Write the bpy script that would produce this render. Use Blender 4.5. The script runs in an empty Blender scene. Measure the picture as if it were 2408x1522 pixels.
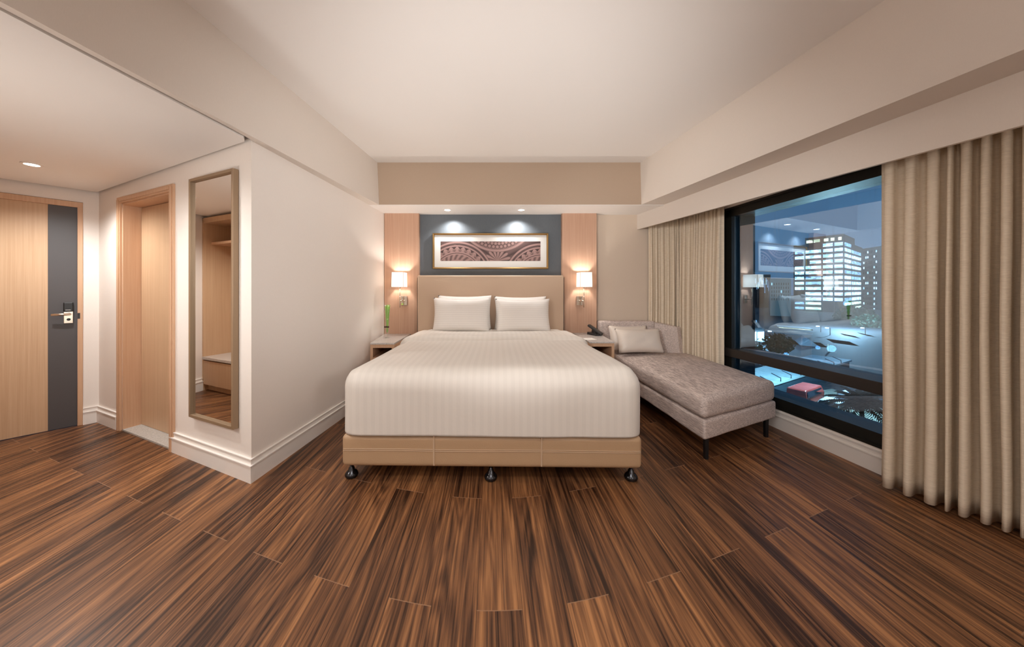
import bpy, bmesh, math, random
from mathutils import Vector, Matrix
from mathutils import noise as mnoise
R = math.radians
random.seed(7)
S = bpy.context.scene
COL = S.collection

# ------------------------------------------------------------------ camera, world, exposure
H0 = 1.2                                   # eye height
cam = bpy.data.cameras.new('camera'); co = bpy.data.objects.new('camera', cam); COL.objects.link(co)
cam.sensor_width = 36.0; cam.sensor_fit = 'HORIZONTAL'
cam.lens = 760.0 / 2408.0 * 36.0
cam.shift_x = (1204 - 1156) / 2408.0
cam.shift_y = -(761 - 680) / 2408.0
cam.clip_start = 0.05; cam.clip_end = 3000
co.location = (0, 0, H0); co.rotation_euler = (R(90), 0, 0)
S.camera = co
S.view_settings.view_transform = 'Standard'
try: S.view_settings.look = 'None'
except Exception: pass
S.view_settings.gamma = 1.0; S.view_settings.use_curve_mapping = False
S.view_settings.exposure = 0.62
S.cycles.use_denoising = True
S.cycles.max_bounces = 12; S.cycles.diffuse_bounces = 6; S.cycles.glossy_bounces = 5
S.cycles.transparent_max_bounces = 12; S.cycles.sample_clamp_indirect = 6.0
S.cycles.caustics_reflective = False; S.cycles.caustics_refractive = False

W = bpy.data.worlds.new('night_sky'); S.world = W; W.use_nodes = True
bg = W.node_tree.nodes['Background']; bg.inputs[0].default_value = (0.14, 0.22, 0.32, 1); bg.inputs[1].default_value = 1.0

WARM = (1.0, 0.83, 0.68)
def lamp(name, kind, loc, power, color=WARM, size=0.1, rot=(0, 0, 0), spot=None, blend=0.5, spread=None):
    l = bpy.data.lights.new(name, kind); l.energy = power; l.color = color
    if kind == 'AREA':
        l.shape = 'DISK'; l.size = size
        if spread: l.spread = R(spread)
    else: l.shadow_soft_size = size
    if kind == 'SPOT': l.spot_size = R(spot); l.spot_blend = blend
    o = bpy.data.objects.new(name, l); COL.objects.link(o); o.location = loc
    o.rotation_euler = rot; return o
ROOM = (1.0, 0.985, 0.97)
# unseen area lights added under the near ceiling as soft fill
for x, y in ((-0.4, 0.2), (0.5, 0.2), (-0.4, -1.1), (0.5, -1.1)):
    lamp('ceiling_fill', 'AREA', (x, y, 2.55), 6, ROOM, 0.5, spread=150)
# unseen point lights added behind the camera to fill the room
lamp('left_fill', 'POINT', (-0.9, -1.2, 1.45), 11, ROOM, 0.18)
lamp('right_fill', 'POINT', (1.35, -0.7, 1.55), 15, ROOM, 0.18)
# unseen upward spot added beside the camera to brighten the far ceiling
up = lamp('upward_fill', 'SPOT', (0.15, 0.30, 0.25), 140, ROOM, 0.15, spot=72, blend=1.0)
up.rotation_euler = (Vector((0.05, 2.8, 2.6)) - up.location).to_track_quat('-Z', 'Y').to_euler()
# two fill spots added behind the camera to brighten the side walls
for a, b, pw in (((1.2, -0.35, 1.75), (-1.4, 2.8, 1.68), 112), ((-1.1, -0.35, 1.75), (1.95, 3.3, 1.45), 165)):
    f_ = lamp('wall_fill', 'SPOT', a, pw, ROOM, 0.2, spot=44, blend=1.0)
    f_.rotation_euler = (Vector(b) - Vector(a)).to_track_quat('-Z', 'Y').to_euler()
# ------------------------------------------------------------------ helpers
def obj(name, bm, m, parent=None, smooth=False, bevel=0, seg=2, shift=None, keep=False):
    if shift is not None: bmesh.ops.translate(bm, verts=bm.verts, vec=-Vector(shift))
    if not keep: bmesh.ops.recalc_face_normals(bm, faces=bm.faces)
    me = bpy.data.meshes.new(name); bm.to_mesh(me); bm.free()
    for mm in (m if isinstance(m, (list, tuple)) else [m]): me.materials.append(mm)
    if smooth:
        for p in me.polygons: p.use_smooth = True
    o = bpy.data.objects.new(name, me); COL.objects.link(o)
    if parent: o.parent = parent
    if bevel:
        b = o.modifiers.new('bevel', 'BEVEL'); b.width = bevel; b.segments = seg; b.limit_method = 'ANGLE'; b.angle_limit = R(40)
        b.harden_normals = False
    return o
def tag(o, label, cat, group=None):
    o['label'] = label; o['category'] = cat
    if group: o['group'] = group
    return o
def thing(name, label, cat, loc=(0, 0, 0), rz=0, group=None):
    o = bpy.data.objects.new(name, None); COL.objects.link(o); o.location = loc; o.rotation_euler = (0, 0, rz)
    o.empty_display_size = 0.1
    return tag(o, label, cat, group)
def struct(name, bm, m, parent=None, **k):
    o = obj(name, bm, m, parent, **k)
    if not parent: o['kind'] = 'structure'
    return o
def sempty(name, loc):
    o = bpy.data.objects.new(name, None); COL.objects.link(o); o.location = loc; o['kind'] = 'structure'; return o
def kids(o): return [c for c in bpy.data.objects if c.parent == o]
def dup(o, parent=None):
    c = o.copy(); COL.objects.link(c); c.parent = parent
    for k in kids(o): dup(k, c)
    return c
def B(): return bmesh.new()
def hexa(bm, lo, hi):
    n = len(lo)
    a = [bm.verts.new(p) for p in lo]; b = [bm.verts.new(p) for p in hi]
    bm.faces.new(a[::-1]); bm.faces.new(b)
    for i in range(n): bm.faces.new((a[i], a[(i + 1) % n], b[(i + 1) % n], b[i]))
    return bm
def prism(bm, pts, z0, z1): return hexa(bm, [(p[0], p[1], z0) for p in pts], [(p[0], p[1], z1) for p in pts])
def box(bm, x0, x1, y0, y1, z0, z1): return prism(bm, [(x0, y0), (x1, y0), (x1, y1), (x0, y1)], z0, z1)
def tube(bm, pts, r, n=12):
    pts = [Vector(p) for p in pts]; rings = []
    for i, p in enumerate(pts):
        d = (pts[min(i + 1, len(pts) - 1)] - pts[max(i - 1, 0)]).normalized()
        a = d.cross(Vector((0, 0, 1)) if abs(d.z) < 0.9 else Vector((1, 0, 0))).normalized(); b = d.cross(a)
        rr = r[i] if isinstance(r, (list, tuple)) else r
        rings.append([bm.verts.new(p + (a * math.cos(t) + b * math.sin(t)) * rr) for t in [2 * math.pi * k / n for k in range(n)]])
    for i in range(len(rings) - 1):
        for k in range(n): bm.faces.new((rings[i][k], rings[i][(k + 1) % n], rings[i + 1][(k + 1) % n], rings[i + 1][k]))
    bm.faces.new(rings[0][::-1]); bm.faces.new(rings[-1]); return bm
def lathe(bm, prof, n=32, c=(0, 0)):
    rings = []
    for r, z in prof:
        rings.append([bm.verts.new((c[0] + r * math.cos(2 * math.pi * k / n), c[1] + r * math.sin(2 * math.pi * k / n), z)) for k in range(n)])
    for i in range(len(rings) - 1):
        for k in range(n): bm.faces.new((rings[i][k], rings[i][(k + 1) % n], rings[i + 1][(k + 1) % n], rings[i + 1][k]))
    bm.faces.new(rings[0][::-1]); bm.faces.new(rings[-1]); return bm
def rbox(bm, x0, x1, y0, y1, z0, z1, r, n=(24, 24, 10), fn=None, open_bottom=False):
    """box with rounded edges of radius r, n cells per side; fn moves a point afterwards"""
    cx, cy, cz = (x0 + x1) / 2, (y0 + y1) / 2, (z0 + z1) / 2
    h = ((x1 - x0) / 2, (y1 - y0) / 2, (z1 - z0) / 2)
    vs = {}
    def steps(L, k):      # denser rings near the edges
        s = set()
        for i in range(k + 1): s.add(round(-L + r + (2 * L - 2 * r) * i / k, 6))
        for a in (0, .2, .42, .68): s.add(round(L - r + r * math.tan(R(45) * (1 - a)), 6)); s.add(round(-L + r - r * math.tan(R(45) * (1 - a)), 6))
        return sorted(s)
    gx, gy, gz = (steps(h[i], n[i]) for i in range(3))
    def V(p):
        k = tuple(round(c, 5) for c in p)
        if k not in vs:
            q = [max(-h[i] + r, min(h[i] - r, p[i])) for i in range(3)]
            d = Vector([p[i] - q[i] for i in range(3)])
            if d.length > 1e-9: d = d.normalized() * r
            w = Vector((cx + q[0] + d[0], cy + q[1] + d[1], cz + q[2] + d[2]))
            if fn: w = Vector(fn(w))
            vs[k] = bm.verts.new(w)
        return vs[k]
    def face(ga, gb, mk):
        for i in range(len(ga) - 1):
            for j in range(len(gb) - 1):
                bm.faces.new((V(mk(ga[i], gb[j])), V(mk(ga[i + 1], gb[j])), V(mk(ga[i + 1], gb[j + 1])), V(mk(ga[i], gb[j + 1]))))
    face(gx, gy, lambda a, b: (a, b, h[2]))
    if not open_bottom: face(gx, gy, lambda a, b: (a, b, -h[2]))
    for s in (-1, 1):
        face(gx, gz, lambda a, b: (a, s * h[1], b)); face(gy, gz, lambda a, b: (s * h[0], a, b))
    return bm
# ------------------------------------------------------------------ materials
def newmat(name):
    m = bpy.data.materials.new(name); m.use_nodes = True
    return m, m.node_tree, m.node_tree.nodes['Principled BSDF']
def pm(name, col, rough=0.5, metal=0.0, spec=0.5, emit=None, es=0, bump=None, trans=0, sheen=0, coat=0):
    m, t, p = newmat(name)
    p.inputs['Base Color'].default_value = (*col, 1); p.inputs['Roughness'].default_value = rough
    p.inputs['Metallic'].default_value = metal; p.inputs['Specular IOR Level'].default_value = spec
    if emit: p.inputs['Emission Color'].default_value = (*emit, 1); p.inputs['Emission Strength'].default_value = es
    if trans: p.inputs['Transmission Weight'].default_value = trans
    if sheen: p.inputs['Sheen Weight'].default_value = sheen
    if coat: p.inputs['Coat Weight'].default_value = coat
    if bump:
        sc, st = bump
        tc = t.nodes.new('ShaderNodeTexCoord'); nz = t.nodes.new('ShaderNodeTexNoise'); nz.inputs['Scale'].default_value = sc; nz.inputs['Detail'].default_value = 4
        bp = t.nodes.new('ShaderNodeBump'); bp.inputs['Strength'].default_value = st; bp.inputs['Distance'].default_value = 0.01
        t.links.new(tc.outputs['Object'], nz.inputs['Vector']); t.links.new(nz.outputs[0], bp.inputs['Height']); t.links.new(bp.outputs[0], p.inputs['Normal'])
    return m
def grain(name, c1, c2, scale, rough=0.5, detail=5, lo=0.3, hi=0.7, bump=0.0, c3=None, spec=0.5, extra=None):
    """streaked noise: scale is a vector, low along the grain; extra = (second scale vector, strength)"""
    m, t, p = newmat(name)
    tc = t.nodes.new('ShaderNodeTexCoord'); mp = t.nodes.new('ShaderNodeMapping'); mp.inputs['Scale'].default_value = scale
    nz = t.nodes.new('ShaderNodeTexNoise'); nz.inputs['Scale'].default_value = 1; nz.inputs['Detail'].default_value = detail; nz.inputs['Roughness'].default_value = 0.6
    cr = t.nodes.new('ShaderNodeValToRGB'); cr.color_ramp.elements[0].position = lo; cr.color_ramp.elements[1].position = hi
    cr.color_ramp.elements[0].color = (*c1, 1); cr.color_ramp.elements[1].color = (*c2, 1)
    if c3: e = cr.color_ramp.elements.new((lo + hi) / 2); e.color = (*c3, 1)
    L = t.links.new
    L(tc.outputs['Object'], mp.inputs[0]); L(mp.outputs[0], nz.inputs['Vector'])
    src = nz.outputs[0]
    if extra:
        mp2 = t.nodes.new('ShaderNodeMapping'); mp2.inputs['Scale'].default_value = extra[0]
        n2 = t.nodes.new('ShaderNodeTexNoise'); n2.inputs['Scale'].default_value = 1; n2.inputs['Detail'].default_value = 3
        mx = t.nodes.new('ShaderNodeMix'); mx.inputs[0].default_value = extra[1]
        L(tc.outputs['Object'], mp2.inputs[0]); L(mp2.outputs[0], n2.inputs['Vector']); L(nz.outputs[0], mx.inputs[2]); L(n2.outputs[0], mx.inputs[3]); src = mx.outputs[0]
    L(src, cr.inputs[0]); L(cr.outputs[0], p.inputs['Base Color'])
    p.inputs['Roughness'].default_value = rough; p.inputs['Specular IOR Level'].default_value = spec
    if bump:
        bp = t.nodes.new('ShaderNodeBump'); bp.inputs['Strength'].default_value = bump; bp.inputs['Distance'].default_value = 0.004
        L(src, bp.inputs['Height']); L(bp.outputs[0], p.inputs['Normal'])
    return m
M = {}
M['wall'] = grain('wall_paper', (0.79, 0.735, 0.685), (0.83, 0.77, 0.715), (420, 420, 60), 0.75, lo=0.2, hi=0.8)
M['beige'] = grain('beige_wall_covering', (0.63, 0.525, 0.425), (0.67, 0.56, 0.455), (420, 420, 60), 0.75, lo=0.2, hi=0.8)
M['beamback'] = grain('shaded_beige_covering', (0.43, 0.325, 0.24), (0.465, 0.35, 0.26), (420, 420, 60), 0.75, lo=0.2, hi=0.8)  # beige wall covering darkened for the weaker light on the back beam
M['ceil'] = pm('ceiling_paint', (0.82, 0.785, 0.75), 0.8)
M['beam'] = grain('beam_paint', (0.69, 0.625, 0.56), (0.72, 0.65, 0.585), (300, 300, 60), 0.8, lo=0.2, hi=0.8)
M['trimw'] = pm('trim_paint', (0.82, 0.775, 0.73), 0.45)
M['oak'] = grain('oak_veneer', (0.49, 0.31, 0.18), (0.62, 0.425, 0.27), (95, 95, 1.1), 0.45, detail=6, lo=0.3, hi=0.72, extra=((330, 330, 4), 0.35))
M['oakp'] = grain('pink_oak_veneer', (0.47, 0.27, 0.18), (0.62, 0.40, 0.28), (110, 110, 1.0), 0.45, detail=6, lo=0.3, hi=0.72, extra=((330, 330, 4), 0.35))
M['oakf'] = grain('oak_frame', (0.55, 0.33, 0.20), (0.62, 0.40, 0.255), (90, 90, 2), 0.45)
M['greyp'] = pm('charcoal_laminate', (0.075, 0.07, 0.073), 0.5)
M['slate'] = grain('slate_wall_covering', (0.115, 0.135, 0.155), (0.135, 0.155, 0.175), (300, 300, 40), 0.65)
M['leather'] = pm('tan_leather', (0.48, 0.315, 0.185), 0.42, bump=(160, 0.08))
M['leather2'] = pm('spotlit_tan_leather', (0.58, 0.425, 0.305), 0.42, bump=(160, 0.08))  # the tan leather again, lightened for the spots shining on the headboard
M['stitch'] = pm('stitching', (0.55, 0.39, 0.26), 0.6)
M['black'] = pm('black_metal', (0.008, 0.008, 0.009), 0.4)
M['castor'] = pm('dark_chrome', (0.06, 0.06, 0.065), 0.15, 0.9)
M['winframe'] = pm('dark_window_frame', (0.012, 0.011, 0.008), 0.45, bump=(30, 0.05))
M['rail'] = pm('bronze_rail', (0.035, 0.028, 0.024), 0.45, 0.3)
M['chrome'] = pm('polished_nickel', (0.78, 0.70, 0.60), 0.12, 1.0)
M['brass'] = pm('bronze_gold', (0.36, 0.22, 0.085), 0.35, 0.85)
M['bronze'] = pm('champagne_frame', (0.30, 0.205, 0.125), 0.4, 0.25)
M['mirror'] = pm('mirror_glass', (0.90, 0.88, 0.84), 0.015, 1.0)
M['steel'] = pm('brushed_handle', (0.75, 0.65, 0.54), 0.28, 1.0)
M['phone'] = pm('dark_plastic', (0.03, 0.027, 0.026), 0.35)
M['paper'] = pm('paper', (0.85, 0.82, 0.77), 0.7)
M['matb'] = pm('mat_board', (0.70, 0.69, 0.665), 0.7)
M['granite'] = grain('grey_granite', (0.36, 0.33, 0.31), (0.78, 0.73, 0.69), (260, 260, 260), 0.25, detail=3, lo=0.35, hi=0.66)
M['marble'] = grain('threshold_stone', (0.34, 0.33, 0.31), (0.62, 0.60, 0.56), (90, 90, 90), 0.35, detail=6, lo=0.3, hi=0.7)
M['pillow'] = None
M['satin'] = pm('champagne_satin', (0.74, 0.66, 0.585), 0.38, sheen=0.3, bump=(60, 0.05))
M['chaise'] = grain('heathered_weave', (0.33, 0.265, 0.245), (0.88, 0.76, 0.70), (58, 10, 180), 0.85, detail=6, lo=0.37, hi=0.66, bump=0.2, extra=((190, 26, 480), 0.45))
M['curtain'] = grain('linen_curtain', (0.60, 0.50, 0.38), (0.79, 0.685, 0.54), (26, 26, 520), 0.75, detail=4, lo=0.3, hi=0.7, bump=0.1)
M['leaf'] = pm('leaf_green', (0.36, 0.68, 0.03), 0.4)
M['ribbon'] = pm('brown_ribbon', (0.09, 0.05, 0.025), 0.6)
M['lens'] = pm('lit_lens', (1, 1, 1), 0.5, emit=(1.0, 0.95, 0.88), es=14)
M['darkgap'] = pm('gap_shade', (0.10, 0.085, 0.07), 0.8)  # dark colour put in for the shade inside the hall ceiling gap

def glassmat(name, tint, fac, gcol, rough=0.0, dirt=False):
    m = bpy.data.materials.new(name); m.use_nodes = True; t = m.node_tree; t.nodes.clear(); L = t.links.new
    out = t.nodes.new('ShaderNodeOutputMaterial'); mx = t.nodes.new('ShaderNodeMixShader')
    tr = t.nodes.new('ShaderNodeBsdfTransparent'); tr.inputs[0].default_value = (*tint, 1)
    gl = t.nodes.new('ShaderNodeBsdfGlossy'); gl.inputs['Color'].default_value = (*gcol, 1); gl.inputs['Roughness'].default_value = rough
    mx.inputs[0].default_value = fac
    L(tr.outputs[0], mx.inputs[1]); L(gl.outputs[0], mx.inputs[2]); src = mx.outputs[0]
    if dirt:      # dried rain streaks and dust on the outside of the pane
        tc = t.nodes.new('ShaderNodeTexCoord'); mp = t.nodes.new('ShaderNodeMapping'); mp.inputs['Scale'].default_value = (60, 60, 3.0)
        nz = t.nodes.new('ShaderNodeTexNoise'); nz.inputs['Scale'].default_value = 1; nz.inputs['Detail'].default_value = 5
        cr = t.nodes.new('ShaderNodeMapRange'); cr.inputs[1].default_value = 0.60; cr.inputs[2].default_value = 0.85; cr.inputs[3].default_value = 0.0; cr.inputs[4].default_value = 0.16
        df = t.nodes.new('ShaderNodeBsdfDiffuse'); df.inputs[0].default_value = (0.5, 0.62, 0.75, 1)
        m2 = t.nodes.new('ShaderNodeMixShader')
        L(tc.outputs['Object'], mp.inputs[0]); L(mp.outputs[0], nz.inputs['Vector']); L(nz.outputs[0], cr.inputs[0]); L(cr.outputs[0], m2.inputs[0]); L(src, m2.inputs[1]); L(df.outputs[0], m2.inputs[2]); src = m2.outputs[0]
    L(src, out.inputs[0]); return m
M['glass'] = glassmat('blue_window_glass', (0.66, 0.87, 1.0), 0.33, (0.66, 0.83, 1.0), 0.0, True)
M['vase'] = glassmat('clear_glass', (0.93, 0.96, 0.95), 0.10, (1, 1, 1), 0.02)

def linen(name, col, axis, period, amt):
    """white sateen with a woven stripe running along the other axis"""
    m, t, p = newmat(name); L = t.links.new
    tc = t.nodes.new('ShaderNodeTexCoord'); sx = t.nodes.new('ShaderNodeSeparateXYZ'); L(tc.outputs['Object'], sx.inputs[0])
    a = t.nodes.new('ShaderNodeMath'); a.operation = 'MULTIPLY'; a.inputs[1].default_value = 2 * math.pi / period; L(sx.outputs[axis], a.inputs[0])
    s = t.nodes.new('ShaderNodeMath'); s.operation = 'SINE'; L(a.outputs[0], s.inputs[0])
    r = t.nodes.new('ShaderNodeMapRange'); r.inputs[1].default_value = -0.18; r.inputs[2].default_value = 0.18; L(s.outputs[0], r.inputs[0])
    mx = t.nodes.new('ShaderNodeMix'); mx.data_type = 'RGBA'; L(r.outputs[0], mx.inputs[0])
    mx.inputs[6].default_value = (*[c * (1 - amt) for c in col], 1); mx.inputs[7].default_value = (*col, 1)
    L(mx.outputs[2], p.inputs['Base Color'])
    q = t.nodes.new('ShaderNodeMapRange'); q.inputs[3].default_value = 0.60; q.inputs[4].default_value = 0.52; L(r.outputs[0], q.inputs[0]); L(q.outputs[0], p.inputs['Roughness'])
    p.inputs['Sheen Weight'].default_value = 0.15
    nz = t.nodes.new('ShaderNodeTexNoise'); nz.inputs['Scale'].default_value = 9; nz.inputs['Detail'].default_value = 3; L(tc.outputs['Object'], nz.inputs['Vector'])
    bp = t.nodes.new('ShaderNodeBump'); bp.inputs['Strength'].default_value = 0.12; bp.inputs['Distance'].default_value = 0.02; L(nz.outputs[0], bp.inputs['Height']); L(bp.outputs[0], p.inputs['Normal'])
    return m
M['duvet'] = linen('striped_sateen', (0.74, 0.69, 0.63), 0, 0.0475, 0.035)
M['pillow'] = linen('pillow_sateen', (0.90, 0.87, 0.835), 2, 0.024, 0.05)

def floor_mat():
    m, t, p = newmat('walnut_planks'); L = t.links.new
    def mth(op, a, b=None, c=None):
        n = t.nodes.new('ShaderNodeMath'); n.operation = op
        for i, v in enumerate((a, b, c)):
            if v is None: continue
            if isinstance(v, (int, float)): n.inputs[i].default_value = v
            else: L(v, n.inputs[i])
        return n.outputs[0]
    tc = t.nodes.new('ShaderNodeTexCoord'); sx = t.nodes.new('ShaderNodeSeparateXYZ'); L(tc.outputs['Object'], sx.inputs[0])
    x, y = sx.outputs[0], sx.outputs[1]
    PW, PL = 0.172, 1.29
    cx = mth('DIVIDE', mth('ADD', x, 0.056), PW); col = mth('FLOOR', cx); fx = mth('SUBTRACT', cx, col)
    par = mth('FLOORED_MODULO', col, 2.0)
    sk = mth('MULTIPLY', mth('SUBTRACT', mth('SQRT', mth('ADD', mth('MULTIPLY', x, x), 0.36)), 0.6), 0.42)
    cy = mth('DIVIDE', mth('SUBTRACT', mth('SUBTRACT', mth('SUBTRACT', y, sk), 1.205), mth('MULTIPLY', par, 0.645)), PL); row = mth('FLOOR', cy); fy = mth('SUBTRACT', cy, row)
    cb = t.nodes.new('ShaderNodeCombineXYZ'); L(col, cb.inputs[0]); L(row, cb.inputs[1])
    wn = t.nodes.new('ShaderNodeTexWhiteNoise'); wn.noise_dimensions = '2D'; L(cb.outputs[0], wn.inputs[0])
    rnd = wn.outputs[0]
    # stretched grain, shifted from plank to plank
    def streak(sx_, sy_, det, dist=0.0, rg=0.6):
        c = t.nodes.new('ShaderNodeCombineXYZ')
        L(mth('MULTIPLY', x, sx_), c.inputs[0]); L(mth('ADD', mth('MULTIPLY', y, sy_), mth('MULTIPLY', rnd, 37.0)), c.inputs[1]); L(mth('MULTIPLY', rnd, 19.0), c.inputs[2])
        n = t.nodes.new('ShaderNodeTexNoise'); n.inputs['Scale'].default_value = 1; n.inputs['Detail'].default_value = det; n.inputs['Roughness'].default_value = rg; n.inputs['Distortion'].default_value = dist
        L(c.outputs[0], n.inputs['Vector']); return n.outputs[0]
    g1 = streak(26, 0.9, 4, 0.5); g2 = streak(110, 2.2, 5, 0.2, 0.65); g3 = streak(340, 6, 2)
    # cathedral figure: rings of a slow field
    g4 = mth('SINE', mth('MULTIPLY', streak(9, 0.55, 1, 0.4), 75.0))
    v = mth('ADD', mth('MULTIPLY', g1, 0.50), mth('ADD', mth('MULTIPLY', g2, 0.42), mth('MULTIPLY', g4, 0.035)))
    v = mth('ADD', v, mth('MULTIPLY', mth('SUBTRACT', rnd, 0.5), 0.10))
    cr = t.nodes.new('ShaderNodeValToRGB'); L(v, cr.inputs[0]); e = cr.color_ramp.elements
    e[0].position = 0.35; e[0].color = (0.030, 0.0125, 0.0062, 1)
    e[1].position = 0.63; e[1].color = (0.41, 0.185, 0.072, 1)
    k = e.new(0.43); k.color = (0.108, 0.046, 0.021, 1)
    k = e.new(0.52); k.color = (0.215, 0.093, 0.038, 1)
    # pale open pores
    pr = t.nodes.new('ShaderNodeMapRange'); pr.inputs[1].default_value = 0.64; pr.inputs[2].default_value = 0.76; pr.inputs[3].default_value = 0; pr.inputs[4].default_value = 0.55; L(g3, pr.inputs[0])
    pk = t.nodes.new('ShaderNodeMapRange'); pk.inputs[1].default_value = 0.5; pk.inputs[2].default_value = 0.62; L(g1, pk.inputs[0])
    mx = t.nodes.new('ShaderNodeMix'); mx.data_type = 'RGBA'; L(mth('MULTIPLY', pr.outputs[0], pk.outputs[0]), mx.inputs[0]); L(cr.outputs[0], mx.inputs[6]); mx.inputs[7].default_value = (0.36, 0.22, 0.13, 1)
    # bevelled joints
    ex = mth('MULTIPLY', mth('MINIMUM', fx, mth('SUBTRACT', 1.0, fx)), PW); ey = mth('MULTIPLY', mth('MINIMUM', fy, mth('SUBTRACT', 1.0, fy)), PL)
    jx = mth('LESS_THAN', ex, 0.0009); jy = mth('LESS_THAN', ey, 0.0018)
    m2 = t.nodes.new('ShaderNodeMix'); m2.data_type = 'RGBA'; L(mth('MULTIPLY', jy, 0.75), m2.inputs[0]); L(mx.outputs[2], m2.inputs[6]); m2.inputs[7].default_value = (0.30, 0.17, 0.10, 1)
    m3 = t.nodes.new('ShaderNodeMix'); m3.data_type = 'RGBA'; L(mth('MULTIPLY', jx, 0.7), m3.inputs[0]); L(m2.outputs[2], m3.inputs[6]); m3.inputs[7].default_value = (0.012, 0.006, 0.004, 1)
    L(m3.outputs[2], p.inputs['Base Color']); p.inputs['Specular IOR Level'].default_value = 0.35
    rr = t.nodes.new('ShaderNodeMapRange'); rr.inputs[1].default_value = 0.3; rr.inputs[2].default_value = 0.7; rr.inputs[3].default_value = 0.28; rr.inputs[4].default_value = 0.46; L(g2, rr.inputs[0]); L(rr.outputs[0], p.inputs['Roughness'])
    bp = t.nodes.new('ShaderNodeBump'); bp.inputs['Strength'].default_value = 0.12; bp.inputs['Distance'].default_value = 0.002; L(g2, bp.inputs['Height']); L(bp.outputs[0], p.inputs['Normal'])
    return m
M['floor'] = floor_mat()

# ------------------------------------------------------------------ plan of the room (metres, camera at the origin looking along +y)
C1 = Vector((-1.497, 2.014)); d = Vector((-0.914, 0.406)); n = Vector((-0.406, -0.914))
C2 = Vector((-3.560, 2.930)); e = Vector((-0.632, -0.775)); ne = Vector((0.775, -0.632))
def Wm(t, q=0.0): return C1 + d * t + n * q            # wall with the mirror
def We(s, q=0.0): return C2 + e * s + ne * q           # entrance wall
def xl(y): return -1.497 + 0.0974 * (y - 2.014)        # left wall
def xw(y): return 2.694 - 0.08 * y                     # window wall
YB = 4.01
T_END = (C2 - C1).length
# floor
bm = B(); prism(bm, [(-5.2, -2.4), (3.0, -2.4), (2.80, 1.2), (xw(1.95), 1.95), (xw(4.2), 4.2), (-5.2, 4.2)], -0.08, 0.0)
struct('floor', bm, M['floor'])
# ceiling
bm = B(); box(bm, -1.75, 2.6, -2.4, 4.1, 2.589, 2.66); struct('ceiling', bm, M['ceil'])
# walls
bm = B(); prism(bm, [(xl(YB) - 0.15, YB), (2.60, YB), (2.60, YB + 0.12), (xl(YB) - 0.15, YB + 0.12)], 0, 2.62); struct('wall_back', bm, M['beige'])
bm = B(); prism(bm, [(C1.x, C1.y), (xl(YB), YB), (xl(YB) - 0.14, YB), (C1.x - 0.13, C1.y + 0.20)], 0, 2.62); struct('wall_left', bm, M['wall'])
ZT = 2.30
bm = B()
DT0, DT1 = 0.97, 1.79                                   # bathroom door opening
for a, b, z0 in ((0.0, DT0, 0), (DT1, T_END + 0.05, 0), (DT0, DT1, 1.93)):
    s0 = 0.16 if a == 0 else a
    prism(bm, [tuple(Wm(a)), tuple(Wm(b)), tuple(Wm(b, -0.16)), tuple(Wm(s0, -0.16))], z0, ZT)
struct('wall_hall', bm, M['wall'])
ES0, ES1 = 0.09, 0.85                                   # entrance door frame, outer
bm = B()
for a, b, z0 in ((-0.05, ES0, 0), (ES1, 1.75, 0), (ES0, ES1, 1.965)):
    prism(bm, [tuple(We(a)), tuple(We(b)), tuple(We(b, -0.14)), tuple(We(a, -0.14))], z0, ZT)
struct('wall_entrance', bm, M['wall'])
# the closed side behind the wardrobe and the rest of the room behind the camera
WS = We(0.95)
bm = B()
pA = WS + n * 0.62; pB = Vector((-1.66, 0.93)) + n * 0.0; pB2 = pB + n * 0.62
prism(bm, [tuple(pA - d * -0.30), tuple(pB2 + Vector((0, 0))), tuple(pB2 + n * 0.1), tuple(pA + d * 0.30 + n * 0.1)], 0, ZT)
struct('wall_closet', bm, M['wall'])
bm = B(); prism(bm, [(-1.66, 0.93), (-1.80, -2.3), (-1.92, -2.3), (-1.78, 0.85), (pB2.x - .12, pB2.y), (pB2.x, pB2.y)], 0, 2.62); struct('wall_near', bm, M['wall'])
bm = B(); box(bm, -1.95, 3.1, -2.42, -2.3, 0, 2.62); struct('wall_front', bm, M['wall'])
# right wall with the window opening
WY0, WY1 = 1.95, 3.40; WZ0, WZ1 = 0.163, 2.03
bm = B()
for y0, y1, z0, z1 in ((WY1, 4.1, 0, 2.2), (WY0, WY1, 0, WZ0), (WY0, WY1, WZ1, 2.2)):
    prism(bm, [(xw(y0), y0), (xw(y0) + 0.27, y0), (xw(y1) + 0.27, y1), (xw(y1), y1)], z0, z1)
prism(bm, [(xw(WY0), WY0), (2.76, 1.25), (2.85, -2.4), (3.0, -2.4), (2.92, 1.25), (xw(WY0) + 0.16, WY0)], 0, 2.2)
struct('wall_right', bm, M['wall'])
# beams and valance
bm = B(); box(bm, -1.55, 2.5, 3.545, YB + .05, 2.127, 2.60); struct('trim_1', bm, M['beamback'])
bm = B(); box(bm, -1.55, 2.5, 3.547, YB + .05, 2.1215, 2.127); struct('trim_9', bm, M['ceil'])
def xlb(y): return -1.447 + 0.138 * (y - 2.0)
def xlt(y): return -1.430 + 0.114 * (y - 2.0)
def loft(bm, secs):
    rings = [[bm.verts.new(p) for p in q] for q in secs]; N = len(rings[0])
    for a, b in zip(rings, rings[1:]):
        for k in range(N): bm.faces.new((a[k], a[(k + 1) % N], b[(k + 1) % N], b[k]))
    bm.faces.new(rings[0]); bm.faces.new(rings[-1][::-1]); return bm
def runs(knots, N=36):            # knots: (y, x values...) -> evenly spaced sections
    out = []
    for a, b in zip(knots, knots[1:]):
        for i in range(N + (b is knots[-1])): out.append([p + (q - p) * i / N for p, q in zip(a, b)])
    return out
YK = [-2.3 + 5.85 * i / 60 for i in range(61)]
def face(a, b, y, z0, z1, N=14): return [(a + (b - a) * i / N, y, z0 + (z1 - z0) * i / N) for i in range(N + 1)]
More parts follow.
